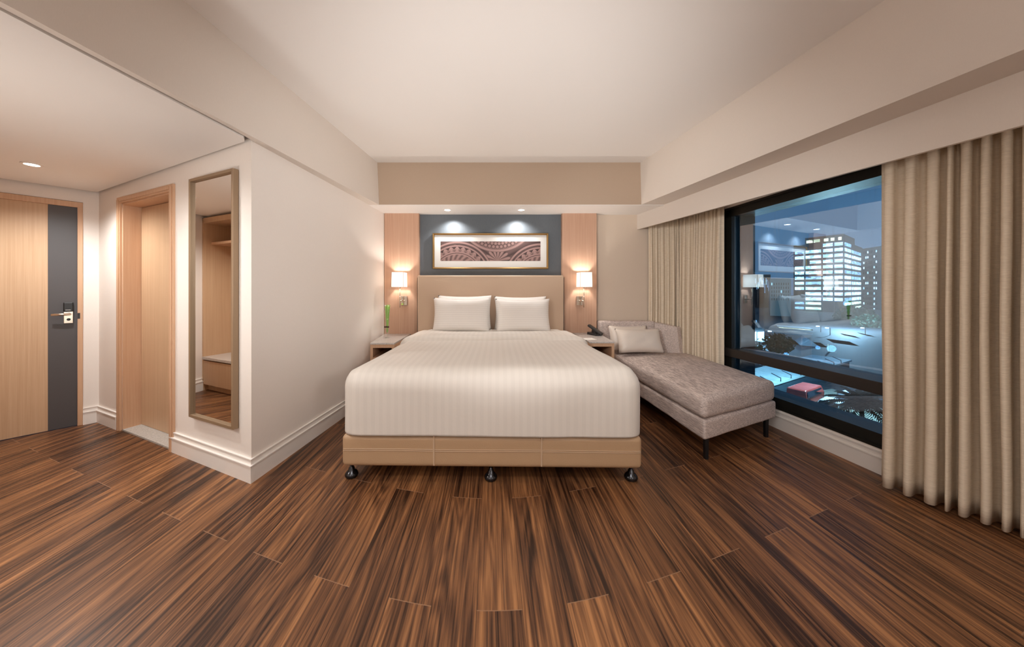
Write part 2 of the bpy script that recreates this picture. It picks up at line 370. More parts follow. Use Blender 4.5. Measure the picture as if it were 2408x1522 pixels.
bm = B(); loft(bm, [face(xlb(y), xlt(y), y, 2.125, 2.60) + [(xlt(y) - .3, y, 2.60), (xlt(y) - .3, y, 2.30), (xlb(y) - .034 - max(0, y - 1.95) * .2, y, 2.30), (xlb(y) - .034 - max(0, y - 1.95) * .2, y, 2.125)] for y in YK])
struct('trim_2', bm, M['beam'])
bm = B(); loft(bm, [face(a, b, y, z, 2.60) + [(3.1, y, 2.60), (3.1, y, z)] for y, a, b, z in runs([(3.56, 1.640, 1.630, 2.127), (1.08, 2.146, 1.945, 2.150), (-2.3, 2.20, 2.02, 2.15)])])
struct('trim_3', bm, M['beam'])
bm = B(); loft(bm, [[(a, y, zb), (a, y, zt), (a + .022, y, zt), (a + .022, y, zb)] for y, a, zb, zt in runs([(4.01, 1.805, 1.939, 2.13), (1.40, 2.305, 1.911, 2.152), (-2.3, 2.42, 1.91, 2.16)])])
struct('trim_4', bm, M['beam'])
# hall ceiling: a dropped slab with a shadow gap round it
def zh(x, y): return H0 + 0.918 + 0.0194 * (x + 1.447) - 0.00998 * (y - 2.0)
g = 0.022
pts = [Wm(0.03, g), Wm(T_END - 2 * g, g), We(1.6, g), Vector((-4.4, -0.3)), Vector((xlb(-0.3) - .052, -0.3)), Vector((xlb(1.0) - .052, 1.0)), Vector((xlb(1.96) - .052, 1.96))]
bm = B(); hexa(bm, [(p.x, p.y, zh(p.x, p.y)) for p in pts], [(p.x, p.y, zh(p.x, p.y) + 0.03) for p in pts]); struct('ceiling_hall', bm, M['ceil'])
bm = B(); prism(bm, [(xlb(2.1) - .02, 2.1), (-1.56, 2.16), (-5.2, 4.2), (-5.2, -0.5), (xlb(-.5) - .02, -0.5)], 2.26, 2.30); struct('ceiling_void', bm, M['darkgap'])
# baseboards
def offset_path(P, q):
    out = []
    for i, p in enumerate(P):
        ns = []
        if i > 0: v = (P[i] - P[i - 1]).normalized(); ns.append(Vector((v.y, -v.x)))
        if i < len(P) - 1: v = (P[i + 1] - P[i]).normalized(); ns.append(Vector((v.y, -v.x)))
        if len(ns) == 2:
            m = (ns[0] + ns[1]).normalized(); out.append(p + m * (q / max(0.3, m.dot(ns[0]))))
        else: out.append(p + ns[0] * q)
    return out
def baseboard(name, P):
    P = [Vector(p) for p in P]; bm = B()
    for i in range(len(P) - 1):
        for q, z0, z1 in ((0.018, 0, 0.104), (0.0235, 0.104, 0.111), (0.010, 0.111, 0.140), (0.014, 0.140, 0.146)):
            o = offset_path(P, q); prism(bm, [tuple(P[i]), tuple(P[i + 1]), tuple(o[i + 1]), tuple(o[i])], z0, z1)
    struct(name, bm, M['trimw'])
baseboard('baseboard_left', [tuple(Wm(DT0 - 0.02)), tuple(C1), (xl(YB), YB)])
baseboard('baseboard_hall', [tuple(We(ES0)), tuple(C2), tuple(Wm(DT1 + 0.07))])
baseboard('baseboard_entrance', [tuple(We(0.945)), tuple(We(ES1))])
baseboard('baseboard_right', [(xw(4.0), 4.0), (xw(1.93), 1.93)])
# oak wall panels beside the bed, slate panel lies in the recess between them
bm = B(); prism(bm, [(xl(3.93) + 0.005, 3.93), (-0.885, 3.93), (-0.885, YB), (xl(YB) + 0.005, YB)], 0, 2.127); struct('trim_5', bm, M['oakp'], bevel=0.002)
bm = B(); box(bm, 0.858, 1.277, 3.93, YB, 0, 2.127); struct('trim_6', bm, M['oakp'], bevel=0.002)
bm = B(); box(bm, -0.884, 0.857, 3.995, YB, 1.0, 2.127); struct('trim_7', bm, M['slate'])

# ------------------------------------------------------------------ doors
def local_prism(bm, fn, a0, a1, q0, q1, z0, z1):
    prism(bm, [tuple(fn(a0, q0)), tuple(fn(a1, q0)), tuple(fn(a1, q1)), tuple(fn(a0, q1))], z0, z1)
D1 = sempty('door_1', (*We(0.46), 0)); sh = D1.location
bm = B()      # frame
local_prism(bm, We, ES0, 0.12, 0.012, -0.12, 0, 1.93); local_prism(bm, We, 0.80, ES1, 0.012, -0.12, 0, 1.93); local_prism(bm, We, ES0, ES1, 0.012, -0.12, 1.915, 1.962)
obj('door_frame', bm, M['oakf'], D1, shift=sh, bevel=0.003)
bm = B(); local_prism(bm, We, 0.273, 0.80, -0.004, -0.05, 0.006, 1.915); obj('oak_leaf', bm, M['oak'], D1, shift=sh, bevel=0.001)
bm = B(); local_prism(bm, We, 0.1215, 0.273, -0.004, -0.05, 0.006, 1.915); o = obj('charcoal_strip', bm, M['greyp'], D1, shift=sh, bevel=0.001); o['label'] = 'charcoal grey vertical strip'
# lock set
bm = B(); local_prism(bm, We, 0.143, 0.192, 0.016, -0.004, 0.905, 1.005); lk = obj('lock_plate', bm, M['steel'], D1, shift=sh, bevel=0.002)
bm = B(); local_prism(bm, We, 0.141, 0.194, 0.026, -0.004, 1.005, 1.085); obj('card_reader', bm, M['black'], lk, shift=sh, bevel=0.006)
bm = B(); local_prism(bm, We, 0.155, 0.183, 0.0265, 0.026, 1.018, 1.021); obj('reader_mark', bm, M['paper'], lk, shift=sh)
bm = B(); tube(bm, [(*We(0.165, 0.01), 0.985), (*We(0.165, 0.055), 0.985)], 0.012); tube(bm, [(*We(0.158, 0.055), 0.985), (*We(0.20, 0.057), 0.984), (*We(0.255, 0.052), 0.983)], [0.011, 0.010, 0.009]); obj('lever_handle', bm, M['steel'], lk, shift=sh, smooth=True)
bm = B(); tube(bm, [(*We(0.166, 0.012), 0.938), (*We(0.166, 0.024), 0.938)], 0.011, 20); local_prism(bm, We, 0.162, 0.170, 0.036, 0.02, 0.928, 0.948); obj('thumb_turn', bm, M['castor'], lk, shift=sh)
bm = B(); local_prism(bm, We, 0.105, 0.119, 0.0135, 0.005, 0.94, 0.99); obj('strike_plate', bm, M['black'], D1, shift=sh)
# bathroom door
D2 = sempty('door_2', (*Wm(1.38), 0)); sh = D2.location
bm = B()
for a0, a1 in ((DT0 - 0.055, DT0), (DT1, DT1 + 0.055)):
    local_prism(bm, Wm, a0, a1, 0.016, 0, 0, 1.975); local_prism(bm, Wm, a0 + .012, a1 - .012, 0.022, 0.016, 0, 1.955)
local_prism(bm, Wm, DT0, DT1, 0.016, 0, 1.925, 1.975); local_prism(bm, Wm, DT0, DT1, 0.022, 0.016, 1.937, 1.963)
local_prism(bm, Wm, DT0, DT0 + 0.012, 0.0, -0.16, 0, 1.925); local_prism(bm, Wm, DT1 - 0.012, DT1, 0.0, -0.16, 0, 1.925); local_prism(bm, Wm, DT0, DT1, 0.0, -0.16, 1.913, 1.93)
obj('door_frame', bm, M['oakf'], D2, shift=sh, bevel=0.002)
bm = B(); local_prism(bm, Wm, DT0 + 0.015, DT1 - 0.016, -0.112, -0.152, 0.014, 1.91); obj('door_leaf', bm, M['oak'], D2, shift=sh, bevel=0.001)
bm = B(); local_prism(bm, Wm, DT0, DT1, 0.0, -0.16, 0.0, 0.012); struct('trim_8', bm, M['marble'])

# ------------------------------------------------------------------ window
Wi = sempty('window_1', (xw(2.4), 2.4, WZ0)); sh = Wi.location
def win(bm, y0, y1, z0, z1, q0, q1):
    prism(bm, [(xw(y0) - q0, y0), (xw(y1) - q0, y1), (xw(y1) - q1, y1), (xw(y0) - q1, y0)], z0, z1)
bm = B()
win(bm, WY0, WY1, WZ1 - 0.02, WZ1, 0.004, -0.26); win(bm, WY0, WY1, WZ1 - 0.088, WZ1 - 0.02, -0.02, -0.26)
win(bm, WY0, WY1, WZ0, WZ0 + 0.012, 0.006, -0.26); win(bm, WY0, WY1, WZ0 + 0.012, WZ0 + 0.085, -0.03, -0.26)
win(bm, WY1 - 0.02, WY1, WZ0, WZ1, 0.004, -0.26); win(bm, WY1 - 0.10, WY1 - 0.02, WZ0, WZ1, -0.02, -0.26)
win(bm, WY0, WY0 + 0.02, WZ0, WZ1, 0.004, -0.26); win(bm, WY0 + 0.02, WY0 + 0.10, WZ0, WZ1, -0.02, -0.26)
obj('window_frame', bm, M['winframe'], Wi, shift=sh)
bm = B(); win(bm, WY0 + .02, WY1 - 0.02, 0.513, 0.596, 0.012, -0.25); obj('window_rail', bm, M['rail'], Wi, shift=sh, bevel=0.004)
def pane(bm, z0, z1):          # the glazing leans a little against the wall line
    ya, yb = WY0 + .05, WY1 - .05
    prism(bm, [(xw(ya) + .229, ya), (xw(yb) + .040, yb), (xw(yb) + .046, yb), (xw(ya) + .235, ya)], z0, z1)
bm = B(); pane(bm, 0.59, WZ1 - 0.05); obj('upper_pane', bm, M['glass'], Wi, shift=sh)
bm = B(); pane(bm, WZ0 + 0.05, 0.52); obj('lower_pane', bm, M['glass'], Wi, shift=sh)

# ------------------------------------------------------------------ bed
bed = thing('bed', 'king bed base upholstered in tan leather with stitched seams on small castor feet', 'bed', (0, 1.98, 0), R(-1.0))
bm = B(); rbox(bm, -0.93, 0.92, 0.0, 1.80, 0.10, 0.298, 0.03, (30, 30, 6)); obj('base', bm, M['leather'], bed, smooth=True)
for x in (-0.355, 0.305):
    bm = B(); box(bm, x - 0.005, x + 0.005, -0.004, 0.004, 0.115, 0.315); obj('seam', bm, M['stitch'], bed, bevel=0.002)
for z in (0.204, 0.214):
    bm = B(); tube(bm, [(-0.915, -0.001, z)] + [(-0.90 + 1.79 * i / 12, -0.0015, z + 0.0015 * math.sin(i)) for i in range(13)] + [(0.905, -0.001, z)], 0.0022, 6); obj('stitch_line', bm, M['stitch'], bed)
bm = B(); rbox(bm, -0.86, 0.86, 0.05, 1.80, 0.30, 0.66, 0.06, (10, 10, 5)); obj('mattress', bm, M['matb'], bed, smooth=True)
for x, y in ((-0.898, 0.075), (-0.006, 0.06), (0.878, 0.075), (-0.898, 1.78), (0.878, 1.78)):
    bm = B(); lathe(bm, [(0.012, 0.105), (0.012, 0.062), (0.018, 0.058), (0.019, 0.046), (0.030, 0.036), (0.039, 0.024), (0.041, 0.014), (0.037, 0.003), (0.030, 0.0)], 24, (x, y)); obj('foot', bm, M['castor'], bed, smooth=True)
def drape(w):
    x, y, z = w
    k = max(0, min(1, (z - 0.3) / 0.4))
    z2 = z
    if z > 0.68: z2 += 0.012 * mnoise.noise(Vector((x * 2.3, y * 1.7, 3))) + 0.006 * math.sin(x * 1.7)
    if z < 0.34: z2 += 0.008 * mnoise.noise(Vector((x * 3, y * 3, 1)))
    f = 0.008 * mnoise.noise(Vector((x * 4, y * 4, z * 2)))
    s = 1 if x > 0 else -1
    x2 = x + (s * f if abs(x) > 0.8 else 0) * (1 - k)
    y2 = y + (f if y < -0.0 else 0)
    return (x2 * (1 - 0.042 * max(0, y)), y2, z2)
dv = thing('duvet', 'large white striped duvet covering the bed, turned down at the headboard', 'duvet', (0, 1.98, 0.30), R(-1.0))
bm = B(); rbox(bm, -0.945, 0.94, -0.018, 1.62, 0.17, 0.712, 0.125, (40, 40, 16), drape)
bmesh.ops.bisect_plane(bm, geom=bm.verts[:] + bm.edges[:] + bm.faces[:], plane_co=(0, 0, 0.302), plane_no=(0, 0, -1), clear_outer=True)
bmesh.ops.translate(bm, verts=bm.verts, vec=(0, 0, -0.30)); o = obj('cover', bm, M['duvet'], dv, smooth=True); sd = o.modifiers.new('thick', 'SOLIDIFY'); sd.thickness = 0.012
def fold(w):
    x, y, z = w
    return (x * (1 - 0.042 * max(0, y)), y + 0.10 * (abs(x) / 0.95) ** 3 * (1 if y > 1.5 else -1) * 0.35 - 0.02 * math.cos(x * 5), z + 0.008 * mnoise.noise(Vector((x * 3, y * 5, 7))) - 0.018 * max(0, (y - 1.2)) - (0.012 if abs(x) > .8 else 0))
bm = B(); rbox(bm, -0.955, 0.955, 1.08, 1.765, 0.32, 0.752, 0.10, (40, 18, 10), fold)
bmesh.ops.bisect_plane(bm, geom=bm.verts[:] + bm.edges[:] + bm.faces[:], plane_co=(0, 0, 0.45), plane_no=(0, 0, -1), clear_outer=True)
bmesh.ops.translate(bm, verts=bm.verts, vec=(0, 0, -0.30)); o = obj('turned_down_band', bm, M['duvet'], dv, smooth=True)
# headboard, fixed to the wall
hb = thing('headboard', 'wide tan leather headboard panel below the framed print', 'headboard', (-0.013, 3.93, 0.3))
bm = B(); rbox(bm, -0.872, 0.850, 3.80, 3.985, 0.30, 1.362, 0.018, (20, 4, 20)); obj('panel', bm, M['leather2'], hb, smooth=True, shift=hb.location)
for x in (-0.887, 0.855):
    bm = B(); box(bm, x, x + 0.012, 3.86, 3.928, 0.55, 1.338); obj('side_strip', bm, M['black'], hb, shift=hb.location)
# pillows
def pillow_bm(w, h, t, ears=0.065, nx=30, ny=20, seed=0):
    bm = B(); top = []; bot = []
    for j in range(ny + 1):
        rt = []; rb = []
        for i in range(nx + 1):
            u = -1 + 2 * i / nx; v = -1 + 2 * j / ny
            px = u * w / 2 * (1 - ears * (1 - v * v)); pz = v * h / 2 * (1 - ears * 1.3 * (1 - u * u))
            th = t / 2 * (max(0, 1 - u ** 4) ** 0.55) * (max(0, 1 - v ** 4) ** 0.55)
            th *= 1 + 0.10 * mnoise.noise(Vector((u * 2.2 + seed, v * 2.2, seed)))
            edge = i in (0, nx) or j in (0, ny)
            a = bm.verts.new((px, -th, pz)); rt.append(a); rb.append(a if edge else bm.verts.new((px, th, pz)))
        top.append(rt); bot.append(rb)
    for G in (top, bot):
        for j in range(ny):
            for i in range(nx):
                f = (G[j][i], G[j][i + 1], G[j + 1][i + 1], G[j + 1][i])
                try: bm.faces.new(f)
                except ValueError: pass
    return bm
def pillow(name, label, cat, grp, loc, rot, w, h, t, m, seed):
    o = obj(name, pillow_bm(w, h, t, seed=seed), m, smooth=True); o.location = loc; o.rotation_euler = rot
    return tag(o, label, cat, grp)
G_ = 'white bed pillows'
pillow('bed_pillow', 'white bed pillow in front on the left half of the bed', 'pillow', G_, (-0.337, 3.585, 0.912), (R(-13), 0, R(-1)), 0.635, 0.395, 0.15, M['pillow'], 1)
pillow('bed_pillow', 'white bed pillow mostly hidden behind the front left pillow', 'pillow', G_, (-0.310, 3.712, 0.930), (R(-9), 0, R(1)), 0.62, 0.40, 0.13, M['pillow'], 2)
pillow('bed_pillow', 'white bed pillow in front on the right half of the bed', 'pillow', G_, (0.348, 3.585, 0.905), (R(-14), 0, R(1)), 0.61, 0.385, 0.15, M['pillow'], 3)
pillow('bed_pillow', 'white bed pillow mostly hidden behind the front right pillow', 'pillow', G_, (0.330, 3.712, 0.925), (R(-9), 0, R(-1)), 0.60, 0.39, 0.13, M['pillow'], 4)

# ------------------------------------------------------------------ picture
def framepic():
    x0, x1, z0, z1 = -0.722, 0.695, 1.447, 1.884
    t = thing('framed_picture', 'long gold framed print of carved ornament on the slate wall above the headboard', 'picture', ((x0 + x1) / 2, 3.99, z0)); sh = t.location
    bm = B(); f = 0.022; yf, yb = 3.945, 3.99
    prof = [(0, yb), (0, yf + .006), (0.004, yf), (0.012, yf + .004), (f - .003, yf + .012), (f, yf + .02), (f, yb)]
    rings = []
    for o_, y in prof: rings.append([bm.verts.new(p) for p in ((x0 + o_, y, z0 + o_), (x1 - o_, y, z0 + o_), (x1 - o_, y, z1 - o_), (x0 + o_, y, z1 - o_))])
    for i in range(len(rings) - 1):
        for k in range(4): bm.faces.new((rings[i][k], rings[i][(k + 1) % 4], rings[i + 1][(k + 1) % 4], rings[i + 1][k]))
    obj('frame', bm, M['brass'], t, shift=sh)
    bm = B(); box(bm, x0 + f - .002, x1 - f + .002, 3.966, 3.985, z0 + f - .002, z1 - f + .002); obj('mat_board', bm, M['matb'], t, shift=sh)
    ax0, ax1, az0, az1 = -0.627, 0.600, 1.545, 1.785
    NX, NZ = 440, 88; w, h = ax1 - ax0, az1 - az0
    def val(u, v):           # u 0..5.1 along, v 0..1 up: carved arcs, scallops and a rosette
        def band(cx, cy, r, th, wd): return max(0, 1 - abs(math.hypot(u - cx, v - cy) - r) / wd) if True else 0
        c = 0.34 + 0.10 * mnoise.noise(Vector((u * 6, v * 6, 0)))
        for cx, cy in ((0.85, -0.85), (5.1, -0.95)):
            r = math.hypot(u - cx, v - cy); a = math.atan2(v - cy, u - cx)
            for rr, wd in ((1.80, 0.055), (1.62, 0.045), (1.30, 0.05), (1.20, 0.04), (0.88, 0.05)):
                if abs(r - rr) < wd: c = 0.78 - 0.35 * (abs(r - rr) / wd) ** 2
                elif abs(r - rr) < wd * 1.6: c = min(c, 0.14)
            if 1.34 < r < 1.57:
                s = abs(math.sin(a * 15)); lim = 1.40 + 0.15 * s
                c = (0.70 - 0.5 * (1 - s)) if r < lim else 0.15
                if abs(r - lim) < 0.02: c = 0.85
            if 0.92 < r < 1.17: c = 0.32 + 0.42 * (0.5 + 0.5 * math.sin(a * 26 + (r - 1.05) * 14))
            if r < 0.83: c = 0.35 + 0.3 * math.sin(r * 40)
        rr = math.hypot((u - 2.9), (v - 2.55)); a = math.atan2(v - 2.55, u - 2.9)
        in_l = math.hypot(u - 0.85, v + 0.85) > 1.87 and math.hypot(u - 5.1, v + 0.95) > 1.87
        if in_l:
            if rr < 2.10:
                c = 0.45
                if 1.98 < rr < 2.07: c = 0.75
                for k in range(-7, 8):
                    for rad, ph in ((1.83, 0), (1.66, 0.5)):
                        aa = -math.pi / 2 + (k + ph) * 0.11
                        dd = math.hypot(u - 2.9 - rad * math.cos(aa), v - 2.55 - rad * math.sin(aa))
                        if dd < 0.085: c = 0.80 - 3.5 * dd
                        elif dd < 0.105: c = 0.16
            else:
                ra = math.hypot(u - 2.9, v - 0.02); an = math.atan2(v - 0.02, u - 2.9)
                s = abs(math.sin(an * 7.5)); c = 0.12 + 0.62 * s ** 0.8 * (1 if ra < 0.28 + 0.22 * s + 0.18 * abs(math.cos(an)) else 0.35)
                if ra < 0.09: c = 0.6
        c = max(0, min(1, c)); return c * c * (3 - 2 * c)
    bm = B(); lay = bm.verts.layers.float_color.new('pigment'); grid = []
    lo, hi = Vector((0.028, 0.011, 0.011)), Vector((0.36, 0.22, 0.20))
    for j in range(NZ + 1):
        row = []
        for i in range(NX + 1):
            v = bm.verts.new((ax0 + w * i / NX, 3.9655, az0 + h * j / NZ)); c = lo.lerp(hi, val(5.1 * i / NX, j / NZ)); v[lay] = (*c, 1); row.append(v)
        grid.append(row)
    for j in range(NZ):
        for i in range(NX): bm.faces.new((grid[j][i], grid[j][i + 1], grid[j + 1][i + 1], grid[j + 1][i]))
    m, tr, p = newmat('printed_ornament'); at = tr.nodes.new('ShaderNodeAttribute'); at.attribute_name = 'pigment'; tr.links.new(at.outputs['Color'], p.inputs['Base Color']); p.inputs['Roughness'].default_value = 0.5
    obj('print', bm, m, t, shift=sh)
framepic()

# ------------------------------------------------------------------ downlights
def downlight(x, y, z, label, r=0.04, tilt=0):
    t = thing('downlight', label, 'light', (x, y, z), 0, 'recessed ceiling downlights')
    bm = B(); lathe(bm, [(r * 0.62, 0.004), (r * 0.72, -0.004), (r, -0.004), (r, 0.004), (r * 0.62, 0.0045)], 32); obj('trim_ring', bm, M['trimw'], t, smooth=False)
    bm = B(); lathe(bm, [(r * 0.66, 0.003), (r * 0.66, -0.001), (0.001, -0.0015)], 32); obj('lens', bm, M['lens'], t)
    return t
downlight(-0.514, 3.76, 2.1215, 'left recessed spot in the soffit above the headboard', 0.05)
downlight(0.346, 3.76, 2.1215, 'right recessed spot in the soffit above the headboard', 0.05)
for x in (-0.47, 0.31):
    lamp('picture_spot', 'SPOT', (x, 3.845, 2.095), 14, (1.0, 0.97, 0.94), 0.012, (R(11), 0, 0), 128, 0.9)
hx, hy = -3.243, 2.28
downlight(hx, hy, zh(hx, hy) - 0.001, 'round recessed spot shining in the hall ceiling by the entrance door', 0.05)
HALL = (1.0, 0.985, 0.96)
lamp('hall_spot', 'SPOT', (hx, hy, zh(hx, hy) - 0.03), 42, HALL, 0.03, (0, 0, 0), 150, 0.8)
lamp('hall_spot', 'SPOT', (-2.2, 1.62, zh(-2.2, 1.62) - 0.02), 30, HALL, 0.04, (0, 0, 0), 160, 0.8)  # second spot, added without a fixture to lift the hall
lamp('hall_fill', 'POINT', (-2.05, 1.25, 1.15), 9, HALL, 0.12)  # unseen point light added to brighten the hall
# ------------------------------------------------------------------ mirror
mt = thing('wall_mirror', 'tall framed mirror on the hall wall reflecting an open wardrobe', 'mirror', (*Wm(0.39), 0.31)); sh = mt.location
T0, T1, Z0, Z1 = 0.127, 0.651, 0.312, 1.963
bm = B(); f = 0.020
local_prism(bm, Wm, T0, T0 + f, 0.036, 0.002, Z0, Z1); local_prism(bm, Wm, T1 - f, T1, 0.036, 0.002, Z0, Z1)
local_prism(bm, Wm, T0 + f, T1 - f, 0.036, 0.002, Z0, Z0 + f); local_prism(bm, Wm, T0 + f, T1 - f, 0.036, 0.002, Z1 - f, Z1)
obj('frame', bm, M['bronze'], mt, shift=sh, bevel=0.002)
bm = B(); local_prism(bm, Wm, T0 + f, T1 - f, 0.020, 0.004, Z0 + f, Z1 - f); obj('glass', bm, M['mirror'], mt, shift=sh)

# ------------------------------------------------------------------ wardrobe (seen in the mirror)
wd = thing('wardrobe', 'open oak wardrobe niche with shelf and stone topped bench, reflected in the hall mirror', 'wardrobe', (*(WS - d * 0.7 + n * 0.3), 0)); sh = wd.location
def Ww(a, q): return WS - d * a + n * q           # a along the hall, q deep
bm = B(); local_prism(bm, Ww, 0.0, 0.022, 0, 0.55, 0, 2.04); obj('side_panel', bm, M['oak'], wd, shift=sh)
bm = B(); local_prism(bm, Ww, 1.40, 1.422, 0, 0.55, 0, 2.04); obj('side_panel', bm, M['oak'], wd, shift=sh)
bm = B(); local_prism(bm, Ww, 0.022, 1.40, 0.53, 0.55, 0, 2.04); obj('back_panel', bm, M['oak'], wd, shift=sh)
bm = B(); local_prism(bm, Ww, 0.0, 1.422, 0, 0.55, 1.98, 2.04); obj('top_panel', bm, M['oak'], wd, shift=sh)
bm = B(); local_prism(bm, Ww, 0.022, 1.40, 0.08, 0.53, 1.735, 1.765); obj('shelf', bm, M['oakf'], wd, shift=sh, bevel=0.002)
bm = B(); tube(bm, [(*Ww(0.022, 0.3), 1.62), (*Ww(1.40, 0.3), 1.62)], 0.013); obj('hanging_rail', bm, M['chrome'], wd, shift=sh, smooth=True)
bm = B(); local_prism(bm, Ww, 0.022, 1.40, 0.05, 0.53, 0.0, 0.07); obj('plinth', bm, M['oak'], wd, shift=sh)
for k in range(2):
    bm = B(); local_prism(bm, Ww, 0.026 + 0.688 * k, 0.708 + 0.688 * k, 0.0, 0.5, 0.075, 0.355); obj('drawer', bm, M['oak'], wd, shift=sh, bevel=0.002)
bm = B(); local_prism(bm, Ww, 0.022, 1.40, -0.01, 0.53, 0.37, 0.40); obj('stone_top', bm, M['granite'], wd, shift=sh, bevel=0.002)

# ------------------------------------------------------------------ nightstands
def nightstand(label, P, zt):
    """P: front-left, front-right, back-right, back-left in plan"""
    fl, fr, br, bl = [Vector(p) for p in P]; c = (fl + fr + br + bl) / 4
    t = thing('nightstand', label, 'nightstand', (c.x, c.y, 0), 0, 'oak nightstands beside the bed'); sh = t.location
    def Q(a, b): return (fl * (1 - a) + fr * a) * (1 - b) + (bl * (1 - a) + br * a) * b
    def pr(bm, a0, a1, b0, b1, z0, z1): prism(bm, [tuple(Q(a0, b0)), tuple(Q(a1, b0)), tuple(Q(a1, b1)), tuple(Q(a0, b1))], z0, z1)
    wx = (fr - fl).length; k = 0.026 / wx
    bm = B(); pr(bm, 0, 1, 0, 1, zt - 0.016, zt); obj('stone_top', bm, M['granite'], t, shift=sh, bevel=0.002)
    bm = B(); pr(bm, 0, 1, 0.01, 1, zt - 0.05, zt - 0.016); obj('top_rail', bm, M['oakf'], t, shift=sh)
    for a in (0, 1 - k):
        bm = B(); pr(bm, a, a + k, 0.01, 1, 0.0, zt - 0.05); obj('side_panel', bm, M['oakf'], t, shift=sh)
    bm = B(); pr(bm, k, 1 - k, 0.92, 0.96, 0.25, zt - 0.05); obj('back_panel', bm, M['oakf'], t, shift=sh)
    bm = B(); pr(bm, k, 1 - k, 0.02, 0.92, zt - 0.165, zt - 0.150); obj('shelf', bm, M['oakf'], t, shift=sh)
    bm = B(); pr(bm, k * 1.1, 1 - k * 1.1, 0.012, 0.9, zt - 0.30, zt - 0.168); obj('drawer', bm, M['oak'], t, shift=sh, bevel=0.002)
nightstand('oak nightstand with stone top at the left of the bed under the green vase', [(-1.222, 3.25), (-0.98, 3.25), (-0.98, 3.925), (-1.300, 3.925)], 0.657)
nightstand('oak nightstand with stone top at the right of the bed under the telephone', [(0.985, 3.25), (1.236, 3.25), (1.285, 3.925), (0.985, 3.925)], 0.670)
# vase and leaves
vx, vy, vz = -1.168, 3.62, 0.657
va = thing('vase', 'slim clear footed glass vase on the left nightstand', 'vase', (vx, vy, vz))
bm = B(); lathe(bm, [(0.024, 0.0), (0.024, 0.004), (0.008, 0.012), (0.006, 0.03), (0.012, 0.045), (0.0155, 0.07), (0.0180, 0.16), (0.034, 0.365), (0.0325, 0.365), (0.0165, 0.16), (0.0140, 0.07), (0.004, 0.05)], 32); obj('glass_body', bm, M['vase'], va, smooth=True)
bm = B(); lathe(bm, [(0.0172, 0.112), (0.0185, 0.116), (0.0185, 0.124), (0.0172, 0.128)], 24)
for s in (-1, 1): rbox(bm, -0.012 + 0.016 * s, 0.012 + 0.016 * s, -0.026, -0.020, 0.112, 0.130, 0.003, (3, 2, 3))
obj('ribbon', bm, M['ribbon'], va)
bm = B()
for k in range(9):
    a = k * 2.4; r0, r1 = 0.003, 0.024 + 0.003 * random.random(); h = 0.345 + 0.025 * random.random(); wv = 0.006
    ca, sa = math.cos(a), math.sin(a); prev = None
    for i in range(7):
        s = i / 6; r = r0 + (r1 - r0) * s; z = 0.06 + (h - 0.06) * s; ww = wv * (0.7 + 0.7 * s)
        cur = [bm.verts.new((r * ca - sa * ww, r * sa + ca * ww, z)), bm.verts.new((r * ca * 0.85, r * sa * 0.85, z)), bm.verts.new((r * ca + sa * ww, r * sa - ca * ww, z))]
        if prev:
            for q in range(2): bm.faces.new((prev[q], prev[q + 1], cur[q + 1], cur[q]))
        prev = cur
o = obj('leaf_bunch', bm, M['leaf'], smooth=True); o.location = (vx, vy, vz); s_ = o.modifiers.new('thick', 'SOLIDIFY'); s_.thickness = 0.0012
tag(o, 'bunch of upright bright green leaves standing in the glass vase', 'plant')
# telephone and note card
ph = thing('telephone', 'dark desk telephone on the right nightstand', 'telephone', (1.190, 3.72, 0.670), R(20))
bm = B(); hexa(bm, [(-0.045, -0.07, 0), (0.045, -0.07, 0), (0.045, 0.09, 0), (-0.045, 0.09, 0)], [(-0.043, -0.068, 0.014), (0.043, -0.068, 0.014), (0.043, 0.088, 0.03), (-0.043, 0.088, 0.03)]); obj('base', bm, M['phone'], ph, bevel=0.004)
bm = B(); hexa(bm, [(-0.012, -0.03, 0.015), (0.03, -0.03, 0.015), (0.03, 0.05, 0.02), (-0.012, 0.05, 0.02)], [(-0.008, 0.0, 0.05), (0.026, 0.0, 0.05), (0.026, 0.05, 0.075), (-0.008, 0.05, 0.075)]); obj('stand', bm, M['phone'], ph, bevel=0.004)
bm = B(); rbox(bm, -0.026, 0.026, -0.10, 0.10, -0.014, 0.014, 0.011, (3, 8, 2)); o = obj('handset', bm, M['phone'], ph, smooth=True); o.location = (0.005, 0.0, 0.062); o.rotation_euler = (R(28), 0, R(22))
nt = thing('note_card', 'white folded card lying on the right nightstand', 'card', (1.02, 3.42, 0.6705), R(8))
bm = B(); box(bm, -0.07, 0.07, -0.06, 0.06, 0, 0.003); obj('sheet', bm, M['paper'], nt)
bm = B(); box(bm, 0.0, 0.045, 0.018, 0.022, 0.003, 0.0034); obj('printed_line', bm, M['brass'], nt)

